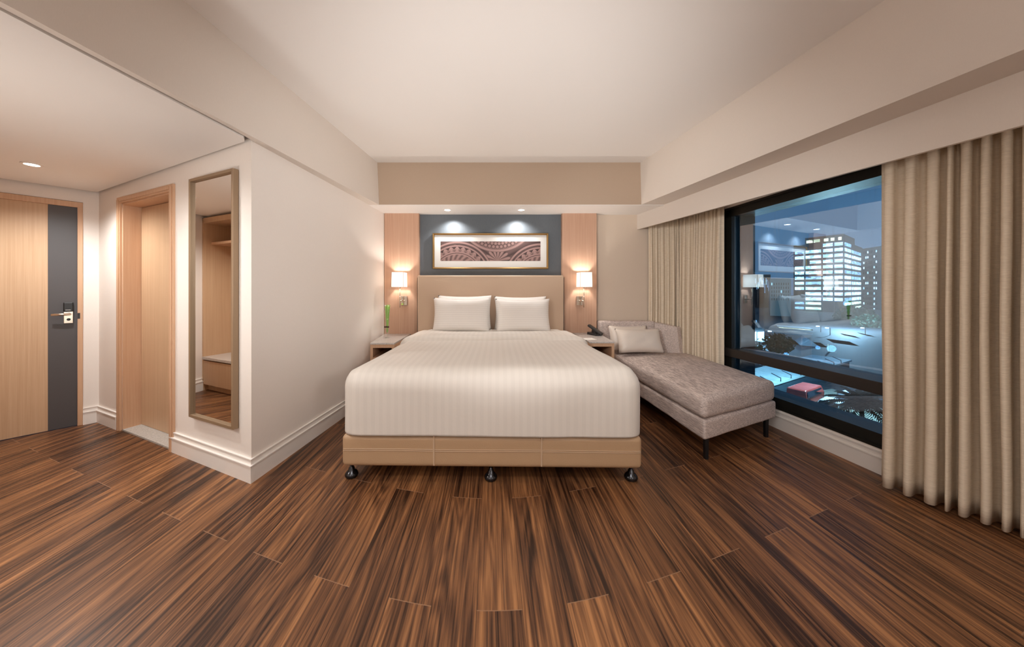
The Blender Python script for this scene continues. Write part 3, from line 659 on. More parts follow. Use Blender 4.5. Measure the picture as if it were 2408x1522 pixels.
# ------------------------------------------------------------------ wall lamps
m, t_, p_ = newmat('lamp_shade_fabric'); p_.inputs['Base Color'].default_value = (0.80, 0.77, 0.73, 1); p_.inputs['Roughness'].default_value = 0.8
p_.inputs['Emission Color'].default_value = (1.0, 0.92, 0.83, 1); p_.inputs['Emission Strength'].default_value = 0.55
tl = t_.nodes.new('ShaderNodeBsdfTranslucent'); tl.inputs[0].default_value = (0.88, 0.83, 0.77, 1); mxs = t_.nodes.new('ShaderNodeMixShader'); mxs.inputs[0].default_value = 0.65
t_.links.new(p_.outputs[0], mxs.inputs[1]); t_.links.new(tl.outputs[0], mxs.inputs[2]); t_.links.new(mxs.outputs[0], t_.nodes['Material Output'].inputs[0]); M['shade'] = m
def sconce(label, xc, side):
    """side: +1 when the bracket lies to the right of the rod"""
    t = thing('wall_lamp', label, 'lamp', (xc, 3.93, 1.0), 0, 'wall lamps on the oak panels')
    # shade: four-sided, slightly bowed front, open at top and bottom
    bm = B(); rings = []
    for z, k in ((0.225, 1.0), (0.30, 0.985), (0.395, 0.965)):
        w, y0, y1 = 0.069 * k, -0.205 * k, -0.028
        o_ = [(-w, y1), (-w, y0)] + [(-w + 2 * w * i / 8, y0 - 0.012 * math.sin(math.pi * i / 8)) for i in range(1, 8)] + [(w, y0), (w, y1)]
        rings.append([bm.verts.new((a, b, z)) for a, b in o_])
    for i in range(len(rings) - 1):
        N = len(rings[i])
        for q in range(N): bm.faces.new((rings[i][q], rings[i][(q + 1) % N], rings[i + 1][(q + 1) % N], rings[i + 1][q]))
    o = obj('shade', bm, M['shade'], t); o.modifiers.new('thick', 'SOLIDIFY').thickness = 0.002
    for s in (-1, 1):
        bm = B(); hexa(bm, [(s * 0.0705 - .0012, -0.207, 0.225), (s * 0.0705 + .0012, -0.207, 0.225), (s * 0.0705 + .0012, -0.203, 0.225), (s * 0.0705 - .0012, -0.203, 0.225)],
                       [(s * 0.0680 - .0012, -0.200, 0.395), (s * 0.0680 + .0012, -0.200, 0.395), (s * 0.0680 + .0012, -0.196, 0.395), (s * 0.0680 - .0012, -0.196, 0.395)]); obj('shade_edge', bm, M['bronze'], t)
    bm = B(); tube(bm, [(0, -0.10, -0.018), (0, -0.10, 0.228)], 0.006); tube(bm, [(0, -0.10, 0.215), (0, -0.10, 0.232)], 0.012); obj('rod', bm, M['chrome'], t, smooth=True)
    bm = B(); box(bm, -0.008 if side > 0 else -0.062, 0.062 if side > 0 else 0.008, -0.018, -0.001, 0.005, 0.115); obj('wall_plate', bm, M['chrome'], t, bevel=0.002)
    bm = B(); tube(bm, [(0, -0.10, 0.06), (0.028 * side, -0.06, 0.06), (0.028 * side, -0.015, 0.06)], 0.008); obj('arm', bm, M['chrome'], t, smooth=True)
    bm = B(); lathe(bm, [(0.010, 0.232), (0.012, 0.245), (0.020, 0.26), (0.021, 0.272), (0.014, 0.288), (0.004, 0.293)], 20, (0, -0.10)); obj('bulb', bm, M['lens'], t, smooth=True)
    lamp('wall_lamp_bulb', 'POINT', (xc, 3.93 - 0.10, 1.325), 4.6, (1.0, 0.92, 0.84), 0.02)
sconce('wall lamp with white shade on the left oak panel above the vase', -1.087, 1)
sconce('wall lamp with white shade on the right oak panel above the telephone', 1.093, -1)

# ------------------------------------------------------------------ chaise longue
ch = thing('chaise_longue', 'heathered grey mauve chaise longue with low back and one side arm by the window', 'chaise longue', (1.88, 3.1, 0)); sh = ch.location
CF = (2.25, 0.475)        # front edge y = 2.25 at the left side, rising towards the window side
def skew(y_back):
    def f(w):
        x, y, z = w                 # y 0 (front) .. 1 (back), x in metres
        yf = 2.25 + (x - 1.495) * 0.475
        xx = x - 0.05 * y * max(0.0, (2.0 - x) / 0.5) if x < 2.0 else x
        return (xx, yf + (y_back - yf) * y, z)
    return f
def slab(x0, x1, z0, z1, r, yb, crown=0.0):
    bm = B(); L = 1.5; f = skew(yb)
    def g(w):
        x, y, z = w
        if crown and z > (z0 + z1) / 2: z += crown * max(0, 1 - ((x - (x0 + x1) / 2) / ((x1 - x0) / 2)) ** 2) * max(0, 1 - (y / L * 2 - 1) ** 4)
        z += 0.004 * mnoise.noise(Vector((x * 5, y * 5, z * 5)))
        return f((x, y / L, z))
    rbox(bm, x0, x1, 0, L, z0, z1, r, (14, 28, 5), g); return bm
obj('base', slab(1.475, 2.335, 0.145, 0.280, 0.02, 3.93), M['chaise'], ch, smooth=True, shift=sh)
obj('seat_cushion', slab(1.470, 2.335, 0.282, 0.445, 0.048, 3.875, 0.026), M['chaise'], ch, smooth=True, shift=sh)
bm = B(); rbox(bm, 1.295, 1.955, 3.865, 3.985, 0.15, 0.815, 0.02, (10, 4, 12)); obj('backrest', bm, M['chaise'], ch, smooth=True, shift=sh)
bm = B()
hexa(bm, [(1.86, 3.875, 0.15), (2.215, 3.745, 0.15), (2.295, 3.775, 0.15), (1.955, 3.985, 0.15)], [(1.905, 3.90, 0.812), (2.180, 3.80, 0.752), (2.235, 3.825, 0.752), (1.965, 3.985, 0.812)])
obj('armrest', bm, M['chaise'], ch, shift=sh, bevel=0.007, seg=3)
for x, y in ((1.515, 2.285), (2.225, 2.622), (1.50, 3.85), (2.24, 3.70)):
    bm = B(); hexa(bm, [(x - .011, y - .011, 0), (x + .011, y - .011, 0), (x + .011, y + .011, 0), (x - .011, y + .011, 0)], [(x - .013, y - .013, .148), (x + .013, y - .013, .148), (x + .013, y + .013, .148), (x - .013, y + .013, .148)]); obj('leg', bm, M['black'], ch, shift=sh)
pillow('throw_pillow', 'satin throw pillow lying in front on the chaise longue', 'cushion', 'satin cushions on the chaise', (1.672, 3.66, 0.615), (R(-24), 0, R(2)), 0.52, 0.285, 0.15, M['satin'], 5)
pillow('throw_pillow', 'satin throw pillow tucked behind the front cushion of the chaise longue', 'cushion', 'satin cushions on the chaise', (1.600, 3.785, 0.625), (R(-12), 0, R(-1)), 0.45, 0.30, 0.13, M['satin'], 6)

# ------------------------------------------------------------------ curtains
def curtain(label, path, zt, zb, nfold, amp, seed, cid):
    rnd = random.Random(seed); P = [Vector(p) for p in path]
    seg = [(P[i + 1] - P[i]).length for i in range(len(P) - 1)]; T = sum(seg)
    def at(s):
        for i, L in enumerate(seg):
            if s <= L or i == len(seg) - 1:
                v = (P[i + 1] - P[i]).normalized(); return P[i] + v * s, Vector((v.y, -v.x))
            s -= L
    widths = [0.55 + rnd.random() * 0.9 for _ in range(nfold)]; tot = sum(widths); widths = [w * T / tot for w in widths]
    prof = []; s = 0       # per fold: ridge towards the room, valley behind, sharpened
    for k, w in enumerate(widths):
        a = amp * (0.75 + 0.5 * rnd.random()); sk = 0.15 * (rnd.random() - .5); N = 16
        ph = rnd.random()
        for i in range(N):
            q = i / N
            c = 0.5 - 0.5 * math.cos(2 * math.pi * q)
            c = c ** (0.65 + 0.5 * ph)
            prof.append((s + w * (q + 1.0 * math.sin(4 * math.pi * q) / (4 * math.pi)), a * c, rnd.random() * 0 + ph, w))
        s += w
    prof.append((T, 0, 0, 0))
    NZ = 26; bm = B(); rows = []
    for j in range(NZ + 1):
        v = j / NZ; row = []
        k = 0.55 + 0.45 * min(1, v * 2.2)
        for (s, a, ph, w) in prof:
            sway = 0.012 * mnoise.noise(Vector((s * 9, v * 2.1, seed))) * v
            p, nn = at(max(0, min(T, s + sway)))
            q = a * k * (1 + 0.25 * mnoise.noise(Vector((s * 7, v * 1.5, seed + 3))))
            zz = zt + (zb(s / T) - zt) * v
            row.append(bm.verts.new((p.x + nn.x * q, p.y + nn.y * q, zz)))
        rows.append(row)
    for j in range(NZ):
        for i in range(len(prof) - 1): bm.faces.new((rows[j][i], rows[j][i + 1], rows[j + 1][i + 1], rows[j + 1][i]))
    base = at(T / 2)[0]
    t = thing('curtain', label, 'curtain', (base.x, base.y, zb(0.5)), 0, 'linen curtains at the window')
    o = obj('cloth', bm, M['curtain'], t, smooth=True, shift=t.location); o.modifiers.new('thick', 'SOLIDIFY').thickness = 0.003
    bm = B()
    for i in range(len(P) - 1):
        v = (P[i + 1] - P[i]).normalized(); nn = Vector((v.y, -v.x)) * 0.012
        prism(bm, [tuple(P[i] - nn), tuple(P[i + 1] - nn), tuple(P[i + 1] + nn), tuple(P[i] + nn)], zt, zt + 0.02)
    obj('curtain_track', bm, M['trimw'], t, shift=t.location)
curtain('gathered beige linen curtain in the corner behind the chaise longue', [(1.93, 3.975), (2.25, 3.90), (2.335, 3.70), (2.375, 3.30)], 2.05, lambda f: 0.03, 17, 0.045, 11, 0)
curtain('full length beige linen curtain at the right end of the window', [(2.395, 1.985), (2.745, 1.25)], 2.05, lambda f: 0.025, 15, 0.10, 23, 1)
# ------------------------------------------------------------------ the city at night outside the window (street 14 m below eye height)
GZ = -12.8
M['asphalt'] = pm('asphalt', (0.035, 0.042, 0.05), 0.7, bump=(2, 0.1))
M['road'] = pm('pale_paving', (0.32, 0.31, 0.27), 0.8)
M['conc'] = grain('concrete_facade', (0.15, 0.125, 0.115), (0.20, 0.17, 0.155), (0.4, 0.4, 0.15), 0.8)
M['conc2'] = pm('grey_facade', (0.15, 0.17, 0.18), 0.8)
M['bluereflect'] = pm('blue_reflection', (0.012, 0.05, 0.085), 0.25)
M['roofstrip'] = pm('pale_metal_roof', (0.42, 0.54, 0.60), 0.6)
M['darkroof'] = pm('dark_roof', (0.03, 0.035, 0.042), 0.7)
M['carwhite'] = pm('white_car_paint', (0.62, 0.65, 0.68), 0.25, coat=0.5)
M['cardark'] = pm('dark_car_paint', (0.06, 0.06, 0.085), 0.25, coat=0.5)
M['vanred'] = pm('red_van_paint', (0.36, 0.045, 0.035), 0.35, coat=0.4)
M['carglass'] = pm('car_glass', (0.01, 0.013, 0.018), 0.1)
M['tyre'] = pm('tyre', (0.012, 0.012, 0.012), 0.8)
M['foliage'] = grain('night_foliage', (0.016, 0.045, 0.03), (0.06, 0.12, 0.07), (3, 3, 3), 0.6)
M['bark'] = pm('bark', (0.07, 0.055, 0.04), 0.9)
M['bolt'] = pm('cream_sign_paint', (0.72, 0.62, 0.45), 0.5, emit=(0.9, 0.75, 0.5), es=0.25)
def litmat(name, c, es, sc):
    """lit glazing: brightness varies from pane to pane"""
    m, t, p = newmat(name); L = t.links.new
    tc = t.nodes.new('ShaderNodeTexCoord'); mp = t.nodes.new('ShaderNodeMapping'); mp.inputs['Scale'].default_value = sc
    vo = t.nodes.new('ShaderNodeTexVoronoi'); vo.inputs['Scale'].default_value = 1; L(tc.outputs['Object'], mp.inputs[0]); L(mp.outputs[0], vo.inputs['Vector'])
    sp = t.nodes.new('ShaderNodeSeparateColor'); L(vo.outputs['Color'], sp.inputs[0])
    mr = t.nodes.new('ShaderNodeMapRange'); mr.inputs[3].default_value = es * 0.25; mr.inputs[4].default_value = es; L(sp.outputs[0], mr.inputs[0])
    p.inputs['Base Color'].default_value = (0.05, 0.06, 0.07, 1); p.inputs['Emission Color'].default_value = (*c, 1); L(mr.outputs[0], p.inputs['Emission Strength']); return m
M['lit'] = litmat('lit_office_glazing', (0.66, 0.83, 1.0), 5.5, (0.55, 0.55, 0.75))
M['litdim'] = litmat('dim_office_glazing', (0.5, 0.65, 0.85), 2.5, (0.55, 0.55, 0.75))
M['litgreen'] = litmat('green_lit_deck', (0.75, 1.0, 0.62), 6.0, (0.25, 0.25, 0.4))
M['litwarm'] = litmat('warm_lit_glazing', (1.0, 0.80, 0.45), 5, (0.2, 0.2, 0.4))
M['litshop'] = litmat('lit_shop_front', (0.66, 0.92, 1.0), 10, (0.6, 0.6, 1.2))
M['litred'] = pm('red_sign', (0.5, 0.05, 0.05), 0.5, emit=(1.0, 0.12, 0.12), es=1.0)
M['litwhite'] = pm('white_lamp', (1, 1, 1), 0.5, emit=(0.85, 0.93, 1.0), es=8)
def E(u, v, Y): return Vector(((u - 1156) / 760 * Y, Y, H0 + (680 - v) / 760 * Y))
def G(u, v): return E(u, v, 760 * 14 / (v - 680))
bm = B(); box(bm, 3.4, 700, -60, 700, GZ - 0.5, GZ); struct('ground', bm, M['asphalt'])
def panel(bm, p, q, z0, z1, th=0.3):
    """upright slab on the facade from p to q, standing proud towards the viewer"""
    v = (q - p).normalized(); nn = Vector((v.y, -v.x))
    if nn.dot(-p) < 0: nn = -nn
    prism(bm, [tuple(p - nn * 0.1), tuple(q - nn * 0.1), tuple(q + nn * th), tuple(p + nn * th)], z0, z1); return bm
def xy(u, Y): return Vector(((u - 1156) / 760 * Y, Y))
def on(p, q, u):      # point of the plan line p-q seen at picture column u
    k = (u - 1156) / 760; den = (q.x - p.x) - k * (q.y - p.y); s = (k * p.y - p.x) / den; return p + (q - p) * s
rnd = random.Random(5)
# office tower
A_, B_, C_ = xy(1866, 212), xy(1984, 190), xy(2028, 224); D_ = A_ + (C_ - B_)
tw = thing('office_tower', 'office tower with many white lit floors seen through the window', 'building', (B_.x, B_.y, GZ)); sh = tw.location
zB = lambda v: H0 + (680 - v) / 760 * 190
bm = B(); prism(bm, [tuple(A_), tuple(B_), tuple(C_), tuple(D_)], GZ, zB(566)); obj('walls', bm, M['conc'], tw, shift=sh)
a2, b2, c2 = on(A_, B_, 1893), on(A_, B_, 1984), on(B_, C_, 2010)
bm = B(); prism(bm, [tuple(a2), tuple(b2), tuple(c2), tuple(a2 + (c2 - b2))], zB(566), zB(550)); obj('crown', bm, M['conc'], tw, shift=sh)
bays = [(A_, B_, 1870, 1892), (A_, B_, 1895, 1931), (A_, B_, 1936, 1959), (A_, B_, 1963, 1982), (B_, C_, 1986, 2000), (B_, C_, 2003, 2023)]
for r in range(11):
    v = 573 + 13.2 * r
    for k, (p, q, u0, u1) in enumerate(bays):
        if r == 0 and k in (0, 1, 5): continue
        if k == 0 and r in (3, 9, 10): continue
        z = zB(v)
        lit = M['lit'] if rnd.random() < (0.93 if k < 4 else 0.7) else M['litdim']
        s0 = u0 + (10 if (r == 3 and k == 1) else 0)
        obj('window_band', panel(B(), on(p, q, s0), on(p, q, u1), z - 0.85, z + 0.95), lit, tw, shift=sh)
for r in range(4):
    z = zB(716 + 12.5 * r)
    for k, (p, q, u0, u1) in enumerate(bays):
        if k in (2, 3) : continue
        if k == 5 and r > 1: continue
        obj('parking_deck', panel(B(), on(p, q, u0), on(p, q, u1), z - 0.7, z + 0.7), M['litgreen'] if k != 0 else M['litdim'], tw, shift=sh)
for u0, u1 in ((1897, 1911), (1914, 1928), (1938, 1948), (1954, 1962), (1972, 1979)):
    obj('crown_window', panel(B(), on(A_, B_, u0), on(A_, B_, u1), zB(563.5), zB(556.5)), M['litwarm'], tw, shift=sh)
for u in (1893.5, 1933.5, 1961):
    obj('pillar', panel(B(), on(A_, B_, u - 1.3), on(A_, B_, u + 1.3), GZ, zB(566), 0.7), M['conc2'], tw, shift=sh)
# residential block
p, q = xy(2029, 235), xy(2085, 215); bk = Vector((30, 40))
rb = thing('apartment_block', 'grey apartment block with small lit windows right of the office tower', 'building', (p.x, p.y, GZ)); sh = rb.location
zR = lambda v: H0 + (680 - v) / 760 * 232
bm = B(); prism(bm, [tuple(p), tuple(q), tuple(q + bk), tuple(p + bk)], GZ, zR(584)); obj('walls', bm, M['conc2'], rb, shift=sh)
for r in range(16):
    z = zR(594 + 12 * r)
    obj('balcony', panel(B(), on(p, q, 2044), on(p, q, 2052), z - 1.1, z + 1.1, 0.15), M['darkroof'], rb, shift=sh)
    for u in (2031.5, 2036.5, 2041, 2056, 2061):
        lit = rnd.random() < 0.42
        obj('window', panel(B(), on(p, q, u - 1), on(p, q, u + 1), z - 0.7, z + 0.7, 0.12), M['lit'] if lit else M['carglass'], rb, shift=sh)
# middle block, then an added tower imitating a reflection in the pane
p, q = xy(1811, 170), xy(1860, 165); bk = Vector((25, 30))
mb = thing('hotel_block', 'low grey green block with rows of dark windows left of the office tower', 'building', (p.x, p.y, GZ)); sh = mb.location
zM = lambda v: H0 + (680 - v) / 760 * 168
bm = B(); prism(bm, [tuple(p), tuple(q), tuple(q + bk), tuple(p + bk)], GZ, zM(655)); obj('walls', bm, pm('sage_facade', (0.20, 0.27, 0.27), 0.8), mb, shift=sh)
for r in range(5):
    z = zM(668 + 9 * r)
    for k in range(8):
        u = 1815 + 5.6 * k
        obj('window', panel(B(), on(p, q, u - .9), on(p, q, u + .9), z - 0.6, z + 0.6, 0.1), M['lit'] if rnd.random() < .12 else M['carglass'], mb, shift=sh)
p, q = xy(1690, 125), xy(1752, 118); bk = Vector((30, 60))
lt = thing('reflection_tower', 'added dark blue tower imitating a reflection with scattered lights at the left edge of the window', 'building', (p.x, p.y, GZ)); sh = lt.location
zL = lambda v: H0 + (680 - v) / 760 * 120
bm = B(); prism(bm, [tuple(p), tuple(q), tuple(q + bk), tuple(p + bk)], GZ, zL(450)); obj('walls', bm, M['bluereflect'], lt, shift=sh)
for r in range(27):
    z = zL(500 + 11 * r)
    for k in range(4):
        if rnd.random() < 0.45:
            u = 1727 + 6 * k; obj('reflection_spot', panel(B(), on(p, q, u - 1.3), on(p, q, u + 1.3), z - 0.5, z + 0.6, 0.1), M['lit'] if rnd.random() < .4 else M['litdim'], lt, shift=sh)
p, q = xy(1752, 250), xy(1812, 245); bk = Vector((15, 30))
st = thing('striped_block', 'distant block with thin vertical lit strips behind the added reflection tower', 'building', (p.x, p.y, GZ)); sh = st.location
zS = lambda v: H0 + (680 - v) / 760 * 247
bm = B(); prism(bm, [tuple(p), tuple(q), tuple(q + bk), tuple(p + bk)], GZ, zS(646)); obj('walls', bm, M['darkroof'], st, shift=sh)
for k in range(18):
    u = 1755 + 3.1 * k; v0 = 652 + rnd.random() * 20
    obj('lit_strip', panel(B(), on(p, q, u - .35), on(p, q, u + .35), zS(v0 + 8 + 16 * rnd.random()), zS(v0), 0.1), M['litdim'] if k % 3 else M['lit'], st, shift=sh)
# lit shop
g0, g1 = G(1754, 806), G(1797, 803)
sp = thing('lit_shop', 'small brightly lit shop front across the street', 'building', (g0.x, g0.y, GZ)); sh = sp.location
p, q = g0.xy, g1.xy; bk = Vector((5, 6))
bm = B(); prism(bm, [tuple(p), tuple(q), tuple(q + bk), tuple(p + bk)], GZ, GZ + 3.0); obj('walls', bm, M['conc2'], sp, shift=sh)
obj('shop_front', panel(B(), on(p, q, 1755), on(p, q, 1778), GZ + 0.3, GZ + 2.7, 0.1), M['litshop'], sp, shift=sh)
obj('side_window', panel(B(), on(p, q, 1781), on(p, q, 1796), GZ + 0.9, GZ + 2.6, 0.1), M['litshop'], sp, shift=sh)
# long low building with the pale roof strip and lamp arms
dr = Vector((1, 0.545)).normalized(); pr = Vector((-dr.y, dr.x)); o0 = Vector((32.4, 36.3)) - dr * 14 + pr * 2.5
lb = thing('market_hall', 'long low building with a pale roof strip and lamp arms along its edge', 'building', (o0.x, o0.y, GZ)); sh = lb.location
pts = [o0, o0 + dr * 48, o0 + dr * 48 + pr * 5.0, o0 + pr * 5.0]
bm = B(); prism(bm, [tuple(a) for a in pts], -11.1, -10.8); obj('roof_strip', bm, M['roofstrip'], lb, shift=sh)
bm = B(); prism(bm, [tuple(o0 + pr * .3), tuple(o0 + dr * 48 + pr * .3), tuple(o0 + dr * 48 + pr * 4.8), tuple(o0 + pr * 4.8)], GZ, -11.1); obj('walls', bm, pm('navy_wall', (0.03, 0.055, 0.08), 0.6), lb, shift=sh)
for k in range(10):
    a = o0 + dr * (15 + 3.1 * k)
    bm = B(); tube(bm, [(a.x, a.y, -10.8), (a.x, a.y, -10.35), (a.x + pr.x * 1.0, a.y + pr.y * 1.0, -9.95)], 0.06, 6); obj('lamp_arm', bm, M['cardark'], lb, shift=sh)
for k in (18, 30, 42): 
    a = o0 + dr * k + pr * 2.5; lamp('roof_flood', 'POINT', (a.x, a.y, -8.6), 130, (0.62, 0.85, 1.0), 0.3)
# dark gabled roofs behind it
def gable(name, label, u0, u1, v, Y, h, m):
    a, b = xy(u0, Y), xy(u1, Y * 0.94); z = H0 + (680 - v) / 760 * Y; nn = Vector((0.6, 0.8)) * 9
    t = thing(name, label, 'building', (a.x, a.y, GZ)); s_ = t.location
    bm = B(); prism(bm, [tuple(a), tuple(b), tuple(b + nn), tuple(a + nn)], GZ, z); obj('walls', bm, M['darkroof'], t, shift=s_)
    bm = B(); mid = (a + b) / 2
    hexa(bm, [(*(a - nn * .04), z), (*(b - nn * .04), z), (*(b + nn), z), (*(a + nn), z)], [(*(mid - nn * .04 - (b - a) * .01), z + h), (*(mid - nn * .04 + (b - a) * .01), z + h), (*(mid + nn + (b - a) * .01), z + h), (*(mid + nn - (b - a) * .01), z + h)])
    obj('roof', bm, m, t, shift=s_)
gable('pavilion', 'dark gabled market roof beside the cream lightning bolt sign', 1960, 2022, 838, 84, 3.0, M['darkroof'])
gable('pavilion', 'pale gabled tent roof left of the cream lightning bolt sign', 1862, 1948, 822, 82, 2.8, pm('grey_canvas', (0.20, 0.23, 0.26), 0.8))
# lightning bolt sign
t = thing('bolt_sign', 'tall cream lightning bolt sign standing among the market roofs', 'sign', tuple(E(1955, 848, 72)))
bm = B(); k = 72 / 760
pl = [(0, 0), (-3.2, 20), (-0.5, 19), (-9, 40), (-6, 22), (-8.5, 23), (-6.5, 40)]
pl = [(4, 0), (0.5, 22), (-2.2, 20.5), (-5.5, 38), (-7.5, 38), (-6.5, 14), (-3.8, 16)]
a = [bm.verts.new((x * k * 1.0, 0, y * k)) for x, y in pl]; b = [bm.verts.new((x * k + .15, .25, y * k)) for x, y in pl]
bm.faces.new(a); bm.faces.new(b[::-1])
for i in range(len(a)): bm.faces.new((a[i], a[(i + 1) % len(a)], b[(i + 1) % len(a)], b[i]))
obj('bolt', bm, M['bolt'], t)
bm = B(); tube(bm, [(0.25, 0.12, GZ - E(1955, 848, 72).z), (0.25, 0.12, 0.6)], 0.08, 8); obj('post', bm, M['cardark'], t)
# lit stalls
def stall(label, u0, u1, v, Y, mats):
    a, b = xy(u0, Y), xy(u1, Y * 0.93); z = H0 + (680 - v) / 760 * Y; bk = Vector((4, 5))
    t = thing('market_stall', label, 'shop', (a.x, a.y, GZ)); s_ = t.location
    bm = B(); prism(bm, [tuple(a), tuple(b), tuple(b + bk), tuple(a + bk)], GZ, z + 1.2); obj('walls', bm, M['conc2'], t, shift=s_)
    n_ = len(mats)
    for i, mm in enumerate(mats):
        obj('lit_sign', panel(B(), a.lerp(b, (i + .05) / n_), a.lerp(b, (i + .95) / n_), z, z + 1.0, 0.15), mm, t, shift=s_)
stall('row of stalls with red and white lit signs beyond the market roofs', 1984, 2024, 824, 98, [M['litred'], M['litwhite'], M['litdim'], M['litred']])
stall('stall with warm yellow lit front next to the red lit stalls', 2026, 2062, 822, 100, [M['litwarm'], M['litwarm'], M['litwarm']])
stall('long low canopy edged with yellow strip lights below the office tower', 1828, 1912, 776, 118, [M['litwarm']])
# vehicles
def car(name, label, cat, loc, ang, L, Wd, Hh, body, van=False):
    t = thing(name, label, cat, (loc[0], loc[1], GZ), ang); hw = Wd / 2
    prof = [(-.5, .30), (-.5, .55), (-.42, .62), (-.30, .66), (-.18, 1.0), (.28, 1.0), (.42, .66), (.5, .60), (.5, .30)] if not van else [(-.5, .2), (-.5, .95), (-.46, 1.0), (.40, 1.0), (.47, .62), (.5, .5), (.5, .2)]
    bm = B(); l = [bm.verts.new((x * L, -hw * (0.86 if z > .9 else 1), z * Hh)) for x, z in prof]; r = [bm.verts.new((x * L, hw * (0.86 if z > .9 else 1), z * Hh)) for x, z in prof]
    bm.faces.new(l); bm.faces.new(r[::-1]); N = len(l)
    for i in range(N): bm.faces.new((l[i], l[(i + 1) % N], r[(i + 1) % N], r[i]))
    obj('body', bm, body, t, bevel=0.06)
    for s in (-1, 1):
        bm = B(); z0, z1 = (0.66, 0.95) if not van else (.6, .9)
        x0, x1, x2, x3 = (-.27, .37, .26, -.18) if not van else (-.44, .36, .36, -.44)
        hexa(bm, [(x0 * L, s * hw * .96, z0 * Hh), (x1 * L, s * hw * .96, z0 * Hh), (x2 * L, s * hw * .86, z1 * Hh), (x3 * L, s * hw * .86, z1 * Hh)],
             [(x0 * L, s * (hw + .02), z0 * Hh), (x1 * L, s * (hw + .02), z0 * Hh), (x2 * L, s * (hw * .9 + .02), z1 * Hh), (x3 * L, s * (hw * .9 + .02), z1 * Hh)]); obj('side_window', bm, M['carglass'], t)
        for x in (-.32, .32):
            bm = B(); tube(bm, [(x * L, s * (hw - .2), .33), (x * L, s * (hw + .02), .33)], .33, 20); o = obj('wheel', bm, M['tyre'], t, shift=(0, 0, 0))
            bm = B(); tube(bm, [(x * L, s * (hw + .0), .33), (x * L, s * (hw + .03), .33)], .19, 16); obj('hub', bm, M['steel'], o)
    bm = B(); xa, xb = (.43, .30) if not van else (.475, .42)
    hexa(bm, [(xa * L, -hw * .9, .66 * Hh), (xa * L, hw * .9, .66 * Hh), (xb * L, hw * .8, .96 * Hh), (xb * L, -hw * .8, .96 * Hh)], [(xa * L + .03, -hw * .9, .66 * Hh + .03), (xa * L + .03, hw * .9, .66 * Hh + .03), (xb * L + .03, hw * .8, .96 * Hh + .03), (xb * L + .03, -hw * .8, .96 * Hh + .03)]); obj('windscreen', bm, M['carglass'], t)
    return t
a0 = math.atan2(.545, 1)
g_ = G(1893, 948).xy; car('van', 'red van on the street beside the pale roofed building', 'van', g_, a0, 5.2, 2.0, 2.1, M['vanred'], True)
g_ = G(1960, 972).xy; car('car', 'white car parked below the window next to the palm tree', 'car', g_, a0 + 3.14, 4.5, 1.85, 1.55, M['carwhite'])
car('car', 'dark car parked beyond the white car, partly behind the palm tree', 'car', g_ + dr * 5.4, a0, 4.4, 1.8, 1.45, M['cardark'])
g_ = G(1800, 807); car('car', 'small pale car outside the lit shop', 'car', g_.xy, 0.5, 4.4, 1.8, 1.5, M['carwhite'])
# pale street and parking
bm = B(); c0 = G(1925, 1000).xy; prism(bm, [tuple(c0 + Vector((-6, -12))), tuple(c0 + Vector((14, -4))), tuple(c0 + Vector((14, 12))), tuple(c0 + Vector((-2, 7)))], GZ, GZ + 0.03); struct('paving', bm, M['road'])
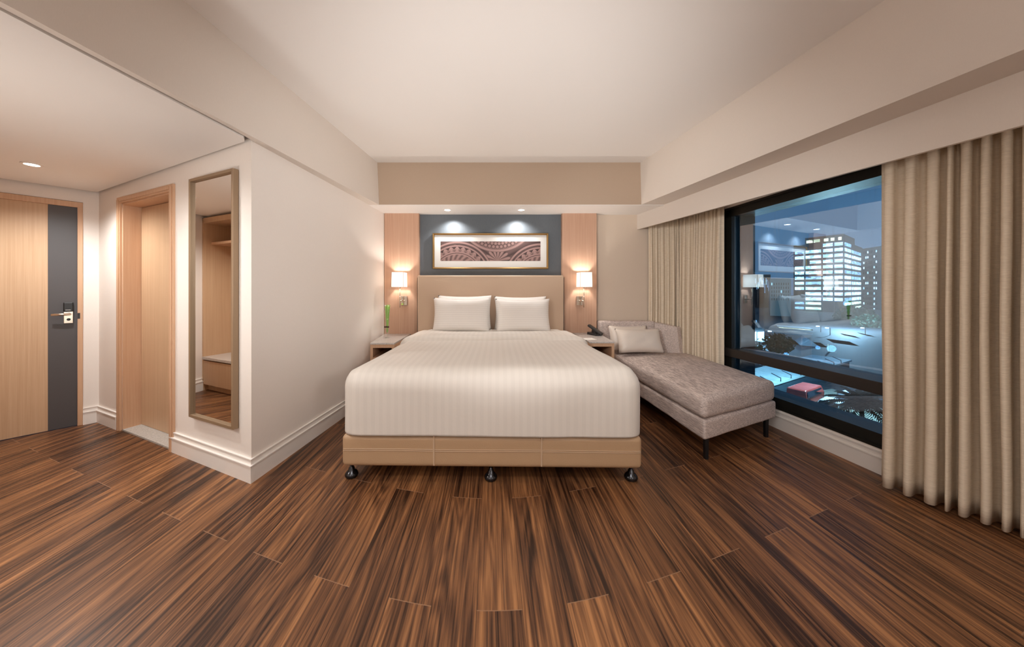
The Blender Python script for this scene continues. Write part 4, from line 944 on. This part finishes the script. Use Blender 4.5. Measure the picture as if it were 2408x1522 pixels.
# trees
def leaves(bm, c, r, cnt, s, flat=0.8):
    for _ in range(cnt):
        v = Vector((rnd.gauss(0, 1), rnd.gauss(0, 1), rnd.gauss(0, 1))).normalized() * r * rnd.random() ** 0.4; v.z *= flat
        a = Vector((rnd.gauss(0, 1), rnd.gauss(0, 1), rnd.gauss(0, 1))).normalized() * s; b = a.cross(Vector((rnd.random(), rnd.random(), rnd.random()))).normalized() * s * .5
        p0 = Vector(c) + v; f = [bm.verts.new(p0 - a), bm.verts.new(p0 + b), bm.verts.new(p0 + a), bm.verts.new(p0 - b)]; bm.faces.new(f)
def palm(label, u, v, Y, fr):
    c = E(u, v, Y); t = thing('palm_tree', label, 'tree', (c.x, c.y, GZ)); h = c.z - GZ
    bm = B(); tube(bm, [(0, 0, 0), (.05, 0, h * .5), (0, 0, h)], [.22, .17, .13], 10); obj('trunk', bm, M['bark'], t, smooth=True)
    bm = B()
    for k in range(60):
        az = k * 2.4; el = R(70 - 95 * (k / 60)); L = fr * (0.85 + .3 * rnd.random()); p0 = Vector((0, 0, h)); prev = None
        dirv = Vector((math.cos(az) * math.cos(el), math.sin(az) * math.cos(el), math.sin(el))); side = Vector((-math.sin(az), math.cos(az), 0))
        for i in range(9):
            s = i / 8; c0 = p0 + dirv * L * s - Vector((0, 0, 1)) * L * .45 * s * s
            if i:
                for sg in (-1, 1):
                    for j in (0, .5):
                        q = c0 - (c0 - prev) * j; tip = q + side * sg * L * .26 * (1 - .6 * s) + dirv * L * .12 - Vector((0, 0, L * .12))
                        w_ = dirv * L * .04; bm.faces.new([bm.verts.new(q - w_), bm.verts.new(q + w_), bm.verts.new(tip)])
            prev = c0
    obj('fronds', bm, M['foliage'], t, keep=True)
palm('bushy palm tree below the window beside the white car', 2026, 948, 29, 2.3)
def tree(label, u, v, Y, r):
    c = E(u, v, Y); t = thing('street_tree', label, 'tree', (c.x, c.y, GZ), 0, 'street trees'); h = max(0.6, c.z - GZ)
    bm = B(); tube(bm, [(0, 0, 0), (.1, 0, h * .6), (0, 0, h)], [.2, .15, .08], 8); obj('trunk', bm, M['bark'], t, smooth=True)
    bm = B(); leaves(bm, (0, 0, h), r, 900, r * .13); obj('crown', bm, M['foliage'], t, keep=True)
tree('dark tree in the street left of the tent roof', 1830, 808, 66, 2.6)
tree('dark low tree in front of the lit shop', 1764, 823, 64, 2.4)
tree('dark tree at the foot of the office tower', 2010, 752, 150, 7.0)
tree('dark tree at the foot of the apartment block', 2045, 770, 120, 5.0)
# street lamps
def street_lamp(label, u, v, Y):
    c = E(u, v, Y); t = thing('street_lamp', label, 'street lamp', (c.x, c.y, GZ), 0, 'street lamps'); h = c.z - GZ
    bm = B(); tube(bm, [(0, 0, 0), (0, 0, h), (-.7, 0, h + .1)], .09, 8); obj('post', bm, M['conc2'], t)
    bm = B(); rbox(bm, -1.3, -.6, -.3, .3, h - .05, h + .22, .08, (2, 2, 2)); obj('lamp_head', bm, M['litwhite'], t)
for lb_, u, v, Y in (('street lamp shining near the foot of the office tower', 1930, 768, 105), ('street lamp right of the lit canopy', 1952, 772, 98), ('street lamp near the apartment block', 2035, 772, 100),
                     ('street lamp left of the lit canopy by the tree', 1818, 780, 90), ('short street lamp standing near the palm tree', 2012, 903, 47)):
    street_lamp(lb_, u, v, Y)
lamp('ground_fill', 'POINT', (*G(1955, 960).xy, GZ + 7), 9000, (0.85, 1.0, 0.9), 0.4)  # these point lights have no posts, added to brighten the ground
lamp('ground_fill', 'POINT', (*G(1775, 812).xy, GZ + 6), 14000, (0.7, 0.9, 1.0), 0.4)
lamp('ground_fill', 'POINT', (*G(1990, 775).xy, GZ + 9), 60000, (0.85, 0.95, 1.0), 0.8)
